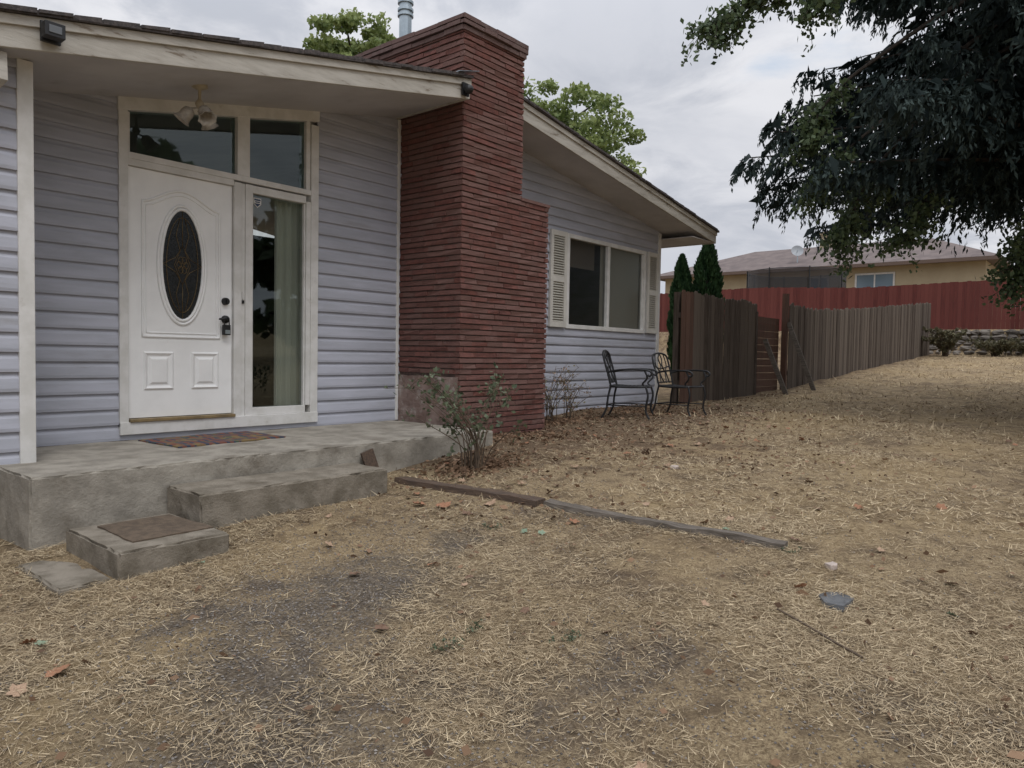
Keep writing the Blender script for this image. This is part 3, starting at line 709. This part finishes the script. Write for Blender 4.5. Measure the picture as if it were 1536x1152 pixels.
q=MB();q.add(ring(gz0+.84,2.1),[tuple(range(24))]);q.build('jumping_mat',m_black,e)
# ---------------------------------------------------------------- vegetation
def crown(name,parent,clumps,per,size,m_,flat=.7):
    C=[];T=[]
    for (c,r_) in clumps:
        p=rnd_dirs(per)*(rng.random(per)**.45)[:,None]*r_*np.array([1,1,flat]);C.append(p+np.array(c))
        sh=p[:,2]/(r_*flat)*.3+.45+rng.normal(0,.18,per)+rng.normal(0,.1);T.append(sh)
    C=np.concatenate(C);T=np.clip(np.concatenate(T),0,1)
    A=rnd_dirs(len(C));A[:,2]-=.3;A/=np.linalg.norm(A,axis=1)[:,None]
    sz=size*rng.uniform(.6,1.3,len(C))
    return npmesh(name,diamonds(C,A,sz,sz*.62),4,m_,T,parent=parent)
def bg_tree(X,Y,top,rad,label,nc=60,per=260,size=.14,m_=None,cl_r=(.12,.24)):
    s,n=cw(X,Y);g0=G(s,n);e=empty('leafy_tree',W(s,n,g0),label,'tree')
    q=MB();h=top-g0
    q.tube([W(s,n,g0-.2),W(s+.1,n,g0+h*.35),W(s,n+.1,g0+h*.75)],[.28,.2,.07],seg=10)
    cl=[]
    for i in range(nc):
        d=rnd_dirs(1)[0]*rng.uniform(.35,1);c=(s+d[0]*rad,-n+d[1]*rad,top-rad*.95+d[2]*rad*.9);cl.append((c,rad*rng.uniform(*cl_r)))
        if i%3==0:q.tube([W(s,n,g0+h*.45),((s+c[0])/2,(-n+c[1])/2,c[2]-.5),c],[.09,.05,.02])
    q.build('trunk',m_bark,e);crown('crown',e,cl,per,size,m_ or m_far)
bg_tree(-5.4,25,11.3,2.1,'light green leafy tree rising behind the porch roof',90,150,.085)
bg_tree(1.3,25,9.2,2.9,'yellow-green leafy tree behind the brick chimney',150,170,.085)
for X,Y,top,rad in((24,16,9,4.5),(27,6,8,4.5),(24,-4,9,5),(17,-12,7,4.5)):  # unseen trees, added so the door glass reflects something dark
    bg_tree(X,Y,top,rad,'broad dark green tree out of view, added to reflect in the glass',26,110,.42,m_maple,(.3,.45))
for X,Y,top,rr,lab in((4.1,18,2.5,.27,'small narrow dark green cypress behind the fence'),(4.72,18,2.85,.38,'taller narrow dark green cypress behind the fence')):
    s,n=cw(X,Y);g0=G(s,n);e=empty('cypress_tree',W(s,n,g0),lab,'tree','cypress trees behind the fence')
    q=MB();q.tube([W(s,n,g0-.1),W(s,n,top-.4)],[.07,.02]);q.build('trunk',m_bark,e)
    k=9000;u=rng.random(k);hh=g0+.15+(top-g0-.15)*u;a=rng.random(k)*6.283
    rad=rr*np.clip(np.sin(np.pi*np.clip(u*.85+.15,0,1))**.55,.02,1)*(1+.14*np.sin(hh*9+3*a))
    rq=rad*rng.uniform(.7,1.1,k);C=np.stack([s+rq*np.cos(a),-n+rq*np.sin(a),hh],1)
    A=np.stack([np.cos(a)*.4,np.sin(a)*.4,np.ones(k)],1)+rnd_dirs(k)*.35;A/=np.linalg.norm(A,axis=1)[:,None]
    npmesh('crown',diamonds(C,A,.06,.022),4,m_cyp,np.clip(.4+.3*np.sin(a*5+hh*6)+rng.normal(0,.2,k),0,1),parent=e)
# spruce
ss,sn=cw(8.4,10.6);g0=G(ss,sn);e=empty('spruce_tree',W(ss,sn,g0),'large dark blue-green spruce with drooping boughs over the lawn','tree')
q=MB();q.tube([W(ss,sn,g0-.3),W(ss,sn,g0+3),W(ss,sn,g0+9),W(ss,sn,15)],[.42,.36,.22,.04],seg=12)
CC=[];AA=[];LL=[];TT=[];WW=[]
z=2.75;ga=0
base=np.array([ss,-sn,0.])
while z<14:
    vis=z<8.0
    Lr=5.0*max(.08,1-(z-2.4)/14)**.75
    for k in range(8 if vis else 4):
        ga+=2.399+rng.normal(0,.15);Lb=Lr*rng.uniform(.78,1.06);d=np.array([math.cos(ga),math.sin(ga),0]);pp=np.array([-d[1],d[0],0])
        nseg=max(6,int(Lb/.17));droop=rng.uniform(.12,.24) if z<4.8 else rng.uniform(.05,.18)
        us=np.linspace(.12,1,nseg)
        sp=base+np.array([0,0,z])+d*(us*Lb)[:,None]+np.array([0,0,1])*(Lb*(.12*us-droop*us**2*1.2+.05*us**5))[:,None]+pp*(.15*np.sin(us*4+ga))[:,None]
        q.tube([tuple(base+np.array([0,0,z]))]+[tuple(p) for p in sp[::3]],[.035*(1-i/(len(sp[::3])+1))+.006 for i in range(len(sp[::3])+1)],seg=5)
        per=40 if vis else 9
        for i in range(nseg):
            for sd in(-1,1):
                bl=(.35+.70*(1-us[i])+.1)*rng.uniform(.55,1.15)*min(1,Lb/3)
                dir_=pp*sd*.75+d*.55+np.array([0,0,-.30-rng.uniform(0,.6)]);dir_/=np.linalg.norm(dir_)
                w_=rng.random(per)**.8;ng=6;grp=rng.integers(0,ng,per);gw=(grp+.6)/ng
                hang=rng.random(per)*.24*(1-.4*gw)
                on=rng.random(per)<.45
                pos=np.where(on,w_,gw)
                c=sp[i]+dir_*(pos*bl)[:,None]+np.array([0,0,-1])*(.35*bl*pos**2)[:,None]+rng.normal(0,.014,(per,3))
                c[:,2]-=np.where(on,0,hang)
                A=np.where(on[:,None],dir_[None]*1.0,np.array([[0,0,-1.]]))+rnd_dirs(per)*.5;A/=np.linalg.norm(A,axis=1)[:,None]
                l_=rng.uniform(.038,.068,per)*(1 if vis else 2.6)
                CC.append(c);AA.append(A);LL.append(l_);WW.append(l_*.30)
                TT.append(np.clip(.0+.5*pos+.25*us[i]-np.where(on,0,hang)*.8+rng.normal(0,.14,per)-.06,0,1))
                # thick inner foliage close to the bough, shade put in as dark tint
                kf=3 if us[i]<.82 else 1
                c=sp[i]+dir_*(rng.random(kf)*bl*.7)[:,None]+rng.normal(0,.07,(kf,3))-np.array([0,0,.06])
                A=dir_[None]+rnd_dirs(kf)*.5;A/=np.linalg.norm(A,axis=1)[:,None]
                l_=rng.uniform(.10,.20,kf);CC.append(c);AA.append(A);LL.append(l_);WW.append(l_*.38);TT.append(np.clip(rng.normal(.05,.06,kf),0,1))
    z+=.32
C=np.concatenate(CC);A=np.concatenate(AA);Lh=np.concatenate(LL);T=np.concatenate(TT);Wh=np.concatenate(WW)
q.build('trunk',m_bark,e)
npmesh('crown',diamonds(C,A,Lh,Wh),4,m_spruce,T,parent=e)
ms,mn=cw(9.2,7.6);g0=G(ms,mn);e=empty('maple_tree',W(ms,mn,g0),'green maple with thin limbs hanging beside the spruce','tree')
q=MB();q.tube([W(ms,mn,g0-.2),W(ms,mn,g0+2.2),W(ms-.2,mn,6.5),W(ms,mn,8)],[.25,.2,.13,.05],seg=10)
CC=[];TT=[];AA=[]
def V3(X,Y,z):s,n=cw(X,Y);return np.array([s,-n,z])
limbs=[(((9.2,7.6,4.6),(6,8.8,5.6),(3.6,9.2,4.8),(2.3,9.2,4.05)),.62,5),(((9.2,7.6,4.8),(6,8.8,5.8),(3.9,9.,5.0),(2.9,9,4.55)),.62,5),(((9.2,7.6,4.8),(7,9,5.9),(4.6,9,5.3),(3.5,9,4.2)),.68,4),
(((9.2,7.6,4.2),(7,9.6,5.2),(4.6,10,3.9),(3.85,10,2.9)),.72,4),(((9.2,7.6,4),(7,9.8,4.8),(4.9,10.2,3.2),(4.0,10.2,2.3)),.75,4),
(((9.2,7.6,3.6),(7,10,4.4),(5.2,10.4,2.9),(4.6,10.4,1.6)),.76,5),(((9.2,7.6,3.4),(7.5,10,4.0),(6.0,10.4,2.6),(5.5,10.4,1.7)),.76,4),(((9.2,7.6,3.4),(8.2,9.6,3.3),(7.3,10.2,2.2),(7.0,10.3,1.1)),.6,5)]
for li,(lm_,st,nb) in enumerate(limbs):
    pts=bez([tuple(V3(*p)) for p in lm_],10);nn_=len(pts)
    q.tube(pts,[.05*(1-i/nn_)+.006 for i in range(nn_)],seg=5)
    for i in range(int(nn_*st),nn_):
        p=np.array(pts[i])
        for j in range(nb):
            dd=rng.normal(0,1,3);dd[2]=-abs(dd[2])*1.0;dd/=np.linalg.norm(dd);l=rng.uniform(.15,.5)
            e2=p+dd*l;q.tube([tuple(p),tuple(p+dd*l*.5+np.array([0,0,.03])),tuple(e2)],[.006,.004,.003],seg=4)
            k=30;w_=rng.random(k);c=p+dd*(w_*l)[:,None]*1.1+rng.normal(0,.06,(k,3));CC.append(c);TT.append(np.clip(.5+rng.normal(0,.25,k),0,1))
            a=rnd_dirs(k);a[:,2]-=.7;a/=np.linalg.norm(a,axis=1)[:,None];AA.append(a)
q.build('trunk',m_bark,e)
C=np.concatenate(CC);A=np.concatenate(AA);T=np.concatenate(TT);sz=rng.uniform(.025,.05,len(C))
npmesh('crown',diamonds(C,A,sz,sz*.7),4,m_maple,T,parent=e)
def bush(name,s,n,h,w_,nst,m_,leaves,lsize,label,cat,lean=(0,0),stem=.006,dens=(.3,1),tw=(.06,.2),grp=None):
    g0=G(s,n);e=empty(name,W(s,n,g0),label,cat,grp);q=MB();C=[];A=[]
    for i in range(nst):
        a=random.uniform(0,6.28);rr=random.uniform(.3,1)*w_;hh=h*random.uniform(.55,1);ba=min(.08,w_*.3)
        p0=Vector(W(s+random.uniform(-ba,ba),n+random.uniform(-ba,ba),g0-.03))
        p3=p0+Vector((math.cos(a)*rr+lean[0],math.sin(a)*rr+lean[1],hh))
        p1=p0+Vector((math.cos(a)*rr*.15,math.sin(a)*rr*.15,hh*.45));p2=p0.lerp(p3,.72)+Vector((0,0,hh*.14))
        pts=bez([p0,p1,p2,p3],5);q.tube(pts,[stem*(1-.7*j/len(pts)) for j in range(len(pts))],seg=5)
        for b_ in range(5):
            u=random.uniform(*dens);p=pts[min(int(u*len(pts)),len(pts)-1)]
            dd=Vector((random.gauss(0,1),random.gauss(0,1),random.gauss(.3,.7))).normalized()*random.uniform(*tw)
            q.tube([p,p+dd*.5,p+dd],[stem*.5,stem*.4,stem*.3],seg=4)
            k=leaves if random.random()<.75 else 1
            w2=rng.random(k);C.append(np.array(p)+np.array(dd)*w2[:,None]+rng.normal(0,tw[1]*.12,(k,3)));A.append(rnd_dirs(k))
    q.build('stems',m_twig,e)
    C=np.concatenate(C);A=np.concatenate(A);sz=lsize*rng.uniform(.6,1.3,len(C))
    npmesh('foliage',diamonds(C,A,sz,sz*.6),4,m_,np.clip(rng.normal(.5,.25,len(C)),0,1),parent=e);return e
bush('rose_bush',1.98,1.98,.82,.55,24,m_rose,6,.024,'sparse green rose bush growing before the brick chimney','bush',lean=(-.08,.08),dens=(.4,1))
bush('dry_shrub',4.85,.62,.82,.42,15,m_pale,4,.018,'thin nearly bare shrub against the siding wall','bush')
bush('dry_shrub',5.35,.55,.6,.3,9,m_pale,5,.018,'thin nearly bare shrub against the siding wall','bush')
for s,n,h,w_,mm_,lab in((27.2,1.2,1.0,.8,m_weed,'grey-green weedy shrub at the end of the fence'),(27.9,2.6,.6,.8,m_weed,'grey-green weedy shrub below the stone wall'),(28.2,3.8,.5,.8,m_weed,'dry brown weedy shrub below the stone wall')):
    bush('dry_shrub',s,n,h,w_,34,mm_,40,.04,lab,'bush',stem=.012)
bush('garden_shrub',29.3,4.4,2.2,1.0,40,m_maple,40,.06,'green shrub growing against the red fence','bush',stem=.015)
# ---------------------------------------------------------------- ground timbers, stones, stick
def timber(s0,n0,s1,n1,w_,h,m_,label):
    q=MB();k=18;vs=[];fs=[]
    d=Vector((s1-s0,-(n1-n0),0)).normalized();a=Vector((-d.y,d.x,0))
    for i in range(k+1):
        u=i/k;s=s0+(s1-s0)*u;n=n0+(n1-n0)*u;zz=G(s,n)-.02
        p=Vector(W(s,n,zz));ww=w_*(.5+.10*noise.noise(p*5));tp=h*(1-.4*abs(noise.noise(p*4)));j=noise.noise(p*2)*.02
        vs+=[p-a*ww+a*j,p+a*ww+a*j,p+a*(ww-.01)+a*j+Vector((0,0,tp+.01)),p-a*(ww-.01)+a*j+Vector((0,0,tp+.01+.01*noise.noise(p*9)))]
    for i in range(k):
        for j in range(4):fs.append((i*4+j,i*4+(j+1)%4,(i+1)*4+(j+1)%4,(i+1)*4+j))
    fs+=[(3,2,1,0),tuple(k*4+j for j in range(4))];q.add(vs,fs);q.build('garden_timber',m_,label=label,category='timber',group='landscape timbers laid in the lawn')
timber(1.40,1.72,1.44,3.12,.13,.05,m_timberb,'rotting brown landscape timber half sunk in dry grass')
timber(1.47,3.16,1.60,4.75,.105,.048,m_timber,'weathered grey landscape timber lying in dry grass')
def flat_stone(name,X,Y,r_,h,m_,label,cat,seed):
    s,n=cw(X,Y);random.seed(seed);k=7;q=MB();g0=G(s,n)
    a0=[(2*math.pi*i/k+random.uniform(-.25,.25),r_*random.uniform(.7,1.1)) for i in range(k)]
    b_=[W(s+r*math.cos(a),n+r*.75*math.sin(a),g0-.02) for a,r in a0];t_=[W(s+r*.92*math.cos(a),n+r*.70*math.sin(a),g0+h+random.uniform(-.003,.004)) for a,r in a0]
    q.add(b_+t_,[tuple(range(k-1,-1,-1)),tuple(range(k,2*k))]+[(i,(i+1)%k,k+(i+1)%k,k+i) for i in range(k)]);q.build(name,m_,bevel=.003,label=label,category=cat)
def fromp(x,y,z=-1.38):
    Y=-z*1100/(y-(532+.0172*(x-768)));X=(x-768+.0172*(y-576))/1100*Y;return X,Y
flat_stone('flat_rock',*fromp(1250,937),.055,.02,m_pale_stone,'small pale pinkish rock lying on dry grass','rock',1)
flat_stone('slate_piece',*fromp(1258,985),.13,.018,m_slate,'flat dark grey slate piece lying on dry grass','slate',3)
flat_stone('flat_rock',*fromp(1012,748,-1.2),.05,.02,m_pale_stone,'small pale rock lying in leaf litter','rock',5)
flat_stone('flat_rock',*fromp(225,858,-1.25),.03,.02,m_pale_stone,'small pale rock beside the block step','rock',6)
flat_stone('slate_piece',*fromp(536,742,-1.1),.09,.015,m_slate,'dark flat stone chip near the porch step','slate',8)
random.seed(11)
for x,y,h in((665,1048,.07),(710,1015,.06),(852,1035,.06),(1185,915,.05),(735,830,.06)):
    X,Y=fromp(x,y,-1.38 if y>850 else -1.25);s,n=cw(X,Y);bush('weed',s,n,h,.07,7,m_rose,4,.007,'tiny green weed sprouting in the dry lawn','weed',stem=.0012,tw=(.01,.035),grp='small weeds in the lawn')
q=MB();pts=[]
for x,y in((1170,1003),(1215,1028),(1250,1052),(1300,1086)):
    X,Y=fromp(x,y);s,n=cw(X,Y);pts.append(W(s,n,G(s,n)+.012+random.uniform(0,.01)))
q.tube(bez(pts),.005);q.build('fallen_stick',m_twig,smooth=True,label='thin curved dark twig lying on the lawn',category='stick')
q=MB();q.beam(W(1.30,1.53,-1.02),W(1.24,1.49,-.80),.12,.02,up=(0,1,0));q.build('broken_board',m_timberb,label='short broken dark board leaning on the porch edge',category='board')
# ---------------------------------------------------------------- ground cover
def blocked(s,n):
    b=(n<.03)&(s<8.7)&(s>-6)
    b|=(n<1.47)&(s>-1.15)&(s<2.86);b|=(n<.8)&(s<-.9)&(s>-6);b|=(n<.97)&(s>2.8)&(s<4.33)
    b|=(s>-.38)&(s<1.14)&(n<1.92)&(n>0);b|=(s>-1.02)&(s<-.38)&(n>1.5)&(n<2.34);b|=(s>-1.25)&(s<-1)&(n>1.7)&(n<2.26)
    return b
def scatter(k,r0_,r1_,pw,ang=46):
    r_=r0_+(r1_-r0_)*rng.random(k)**pw;a=np.radians(rng.uniform(-ang,ang,k))
    X=r_*np.sin(a);Y=r_*np.cos(a);s=CS+.643*X+.766*Y;n=CN+.766*X-.643*Y
    ok=~blocked(s,n)&(s<28.3)&~((n<.55)&(s>8.6));return s[ok],n[ok],r_[ok]
def patch(s,n):
    return .5+.25*np.sin(2.7*s+1.1*np.sin(1.9*n))+.25*np.sin(3.1*n+1.3*np.sin(2.3*s)+2)+.2*np.sin(7.3*s+5*n)*np.sin(6.1*n-3.7*s)
def patch2(s,n):
    return .5+.5*np.sin(1.3*s+2.0*np.sin(.9*n+.6)+.8*np.sin(4.1*s))*np.sin(1.7*n+1.5*np.sin(1.1*s)+.5*np.sin(5.3*n))
def blades(k,r0_,r1_,pw,Lm,Wm,up):
    s,n,r_=scatter(k,r0_,r1_,pw)
    keep=rng.random(len(s))>np.clip(.7*gravel_mask(s,n)*(1.5-patch(s,n))+.85*litter_mask(s,n)+.5*(patch(s,n)<.38)+.35*(patch2(s,n)<.42),0,.94)
    s,n,r_=s[keep],n[keep],r_[keep];k=len(s)
    z=gz(s,n);a=rng.random(k)*6.283;el=np.abs(rng.normal(0,up,k));l=Lm*rng.uniform(.4,1.6,k)
    D=np.stack([np.cos(a)*np.cos(el),np.sin(a)*np.cos(el),np.sin(el)],1);B=np.stack([-np.sin(a),np.cos(a),rng.normal(0,.4,k)],1)
    P=np.stack([s,-n,z+rng.uniform(.001,.014,k)],1);w_=(Wm*rng.uniform(.5,1.5,k))[:,None];l=l[:,None]
    V=np.stack([P-B*w_,P+B*w_,P+D*l+B*w_*.3,P+D*l-B*w_*.3],1)
    T=np.clip(rng.normal(.42,.32,k)+.2*(patch2(s,n)-.5),0,1)
    return V.reshape(-1,3),T
vs=[];ts=[]
for a in((240000,1.5,5.0,.75,.040,.0011,.20),(170000,4.5,11,.75,.05,.0020,.28),(90000,10,32,.8,.08,.006,.45)):
    v_,t_=blades(*a);vs.append(v_);ts.append(t_)
npmesh('dry_grass',np.concatenate(vs),4,m_straw,np.concatenate(ts),kind='stuff',label='dry straw-coloured cut grass covering the ground',local=True)
s,n,r_=scatter(90000,1.6,16,.8);lmk=litter_mask(s,n);keep=rng.random(len(s))<np.clip(lmk*.5+.03,0,1);s,n=s[keep],n[keep]
for (cs_,cn_,sd_,kk) in((4.9,.55,.35,2600),(2.1,1.95,.25,1500),(3.5,1.15,.4,1200),(7,.6,.8,1200)):
    a=cs_+rng.normal(0,sd_,kk);b_=cn_+rng.normal(0,sd_*.6,kk);ok=~blocked(a,b_);s=np.concatenate([s,a[ok]]);n=np.concatenate([n,b_[ok]])
k=len(s)
A=rnd_dirs(k);A[:,2]*=.25;A/=np.linalg.norm(A,axis=1)[:,None]
sz=rng.uniform(.005,.024,k)*np.where(rng.random(k)<.1,1.6,1)
npmesh('leaf_litter',diamonds(np.stack([s,-n,gz(s,n)+rng.uniform(.004,.03,k)],1),A,sz,sz*.6),4,m_dryl,np.clip(rng.normal(.5,.3,k),0,1),kind='stuff',label='brown crumbled leaf litter by the house wall',local=True)
s,n,r_=scatter(80000,1.5,7,.8);keep=rng.random(len(s))<np.clip(gravel_mask(s,n)*.85*(1.25-patch(s,n))+.07,0,1);s,n=s[keep],n[keep];k=len(s)
o6=np.array([[1,0,0],[0,1,0],[-1,0,0],[0,-1,0],[0,0,.8],[0,0,-.8]]);sz=rng.uniform(.002,.007,k)
a=rng.random(k)*6.283;ca,sa=np.cos(a),np.sin(a)
loc=o6[None]*rng.uniform(.6,1.3,(k,6,1))*sz[:,None,None];xx=loc[...,0]*ca[:,None]-loc[...,1]*sa[:,None];yy=loc[...,0]*sa[:,None]+loc[...,1]*ca[:,None]
P=np.stack([xx+s[:,None],yy-n[:,None],loc[...,2]+(gz(s,n)+.002)[:,None]],-1)
tri=np.array([[0,1,4],[1,2,4],[2,3,4],[3,0,4]])
V=P[:,tri].reshape(-1,3)
npmesh('gravel',V,3,leafmat('gravel_stones',(.085,.075,.068),(.32,.29,.26),.9,0),np.repeat(np.clip(rng.normal(.4,.25,k),0,1),4),kind='stuff',label='small grey gravel showing through the dry lawn',local=True)
def leafmesh(nm,m_,seed):
    random.seed(seed);out=[]
    for i in range(22):
        a=2*math.pi*i/22-math.pi/2
        r_=.5*(.62+.38*abs(math.cos(2.5*(a+math.pi/2))))*random.uniform(.85,1.1)*(1 if i%2 else .86)
        out.append((r_*math.cos(a),r_*math.sin(a),.16*random.uniform(.1,1)*r_*2*abs(math.cos(a))+.05*random.random()))
    me=bpy.data.meshes.new(nm);me.from_pydata([(0,0,.02)]+out,[],[(0,1+i,1+(i+1)%22) for i in range(22)]);me.materials.append(m_);return me
LM=[leafmesh('leaf_mesh',m_orange,1),leafmesh('leaf_mesh',m_tan,2),leafmesh('leaf_mesh',m_orange,3),leafmesh('leaf_mesh',m_greenl,4),leafmesh('leaf_mesh',m_brownl,5)]
random.seed(5)
spots=[(75,1080,.085,0),(30,1030,.06,0),(12,1105,.06,1),(1205,968,.06,0),(628,762,.09,0),(665,765,.10,0),(700,775,.07,4),(735,792,.08,1),(645,918,.05,0),(1215,750,.06,4),(940,708,.08,0),(1185,740,.05,0),(1090,880,.045,3),(1435,1010,.045,3),(812,828,.045,3),(785,870,.045,3),(365,768,.05,3),(50,1033,.045,3),(860,860,.06,0),(970,800,.05,1),(295,912,.045,3),(400,765,.09,1),(490,840,.05,1),(1060,995,.04,1),(1330,720,.05,1),(1325,917,.04,1)]
L_=[]
for x,y,sz,mi in spots:
    z_=-1.38 if y>850 else (-1.2 if y>780 else -1.08);X,Y=fromp(x,y,z_);s,n=cw(X,Y);L_.append((s,n,sz*1.3,mi))
for i in range(220):
    if i<165:
        s=random.uniform(1.6,9);n=1.1+abs(random.gauss(0,1.1))
    else: s=random.uniform(-2,8);n=random.uniform(2,8)
    if s>8.6 and n<.6:continue
    L_.append((s,n,random.uniform(.045,.09),random.choice([0,1,1,2,4,4])))
for s,n,sz,mi in L_:
    if bool(blocked(np.array(s),np.array(n))):continue
    o=bpy.data.objects.new('fallen_leaf',LM[mi]);COL.objects.link(o);o.location=W(s,n,G(s,n)+.014)
    o.scale=(sz,sz,sz*random.uniform(.8,1.6));o.rotation_euler=(random.gauss(0,.25),random.gauss(0,.25),random.uniform(0,6.28))
    o['label']='pale green fallen leaf on dry grass' if mi==3 else 'curled brown fallen leaf on dry grass';o['category']='leaf';o['group']='fallen leaves on the lawn'
# ---------------------------------------------------------------- light
w=bpy.data.worlds.new('World');sc.world=w;w.use_nodes=True;t=w.node_tree;N=t.nodes;L=t.links;bg=N['Background']
sd=Vector((-.25,-.55,.95)).normalized()
sky=N.new('ShaderNodeTexSky');sky.sky_type='NISHITA';sky.sun_disc=False;sky.sun_elevation=math.asin(sd.z);sky.sun_rotation=math.atan2(sd.x,sd.y)
tc=N.new('ShaderNodeTexCoord');sx=N.new('ShaderNodeSeparateXYZ');L.new(tc.outputs['Generated'],sx.inputs[0])
def wm(op,a,b_=None):
    n=N.new('ShaderNodeMath');n.operation=op
    for i,x in enumerate((a,b_)):
        if x is None:continue
        if isinstance(x,(int,float)):n.inputs[i].default_value=x
        else:L.new(x,n.inputs[i])
    return n.outputs[0]
zz=wm('ADD',wm('MAXIMUM',sx.outputs[2],0.0),.22)
cb=N.new('ShaderNodeCombineXYZ');L.new(wm('DIVIDE',sx.outputs[0],zz),cb.inputs[0]);L.new(wm('DIVIDE',sx.outputs[1],zz),cb.inputs[1]);cb.inputs[2].default_value=.7
n1=nz(t,cb.outputs[0],1.1,7,.55,.5);n2=nz(t,cb.outputs[0],2.4,7,.6,.4)
c=mixc(t,ramp(t,n1,.35,.65),(4.7,4.85,5.3),(6.1,6.15,6.45))
c=mixc(t,ramp(t,n2,.42,.66),c,(4.0,4.2,4.7))
blue=mixc(t,.75,sky.outputs[0],(4.9,5.6,6.5))
c=mixc(t,ramp(t,n1,.64,.78),c,blue)
L.new(c,bg.inputs[0])
# an overcast dome is brighter overhead than at the horizon
L.new(wm('MULTIPLY',wm('ADD',wm('MULTIPLY',ramp(t,sx.outputs[2],.3,1.0),1.3),1.0),.13),bg.inputs[1])
sun=bpy.data.lights.new('sun','SUN');sun.energy=1.25;sun.angle=math.radians(24);sun.color=(1,.985,.965)
so=bpy.data.objects.new('sun',sun);COL.objects.link(so);so.rotation_euler=sd.to_track_quat('Z','Y').to_euler()
# ---------------------------------------------------------------- camera
cam=bpy.data.cameras.new('camera');co=bpy.data.objects.new('camera',cam);COL.objects.link(co);sc.camera=co
cam.sensor_width=36;cam.lens=36*1100/1536;cam.clip_end=2000;cam.clip_start=.05
p=math.radians(2.29);ro=math.radians(1.0)
F=Vector((.766*math.cos(p),.643*math.cos(p),-math.sin(p))).normalized();Rv=F.cross(Vector((0,0,1))).normalized();Uv=Rv.cross(F)
R2=Rv*math.cos(ro)+Uv*math.sin(ro);U2=Uv*math.cos(ro)-Rv*math.sin(ro)
co.matrix_world=Matrix(((R2.x,U2.x,-F.x,CS),(R2.y,U2.y,-F.y,-CN),(R2.z,U2.z,-F.z,0),(0,0,0,1)))
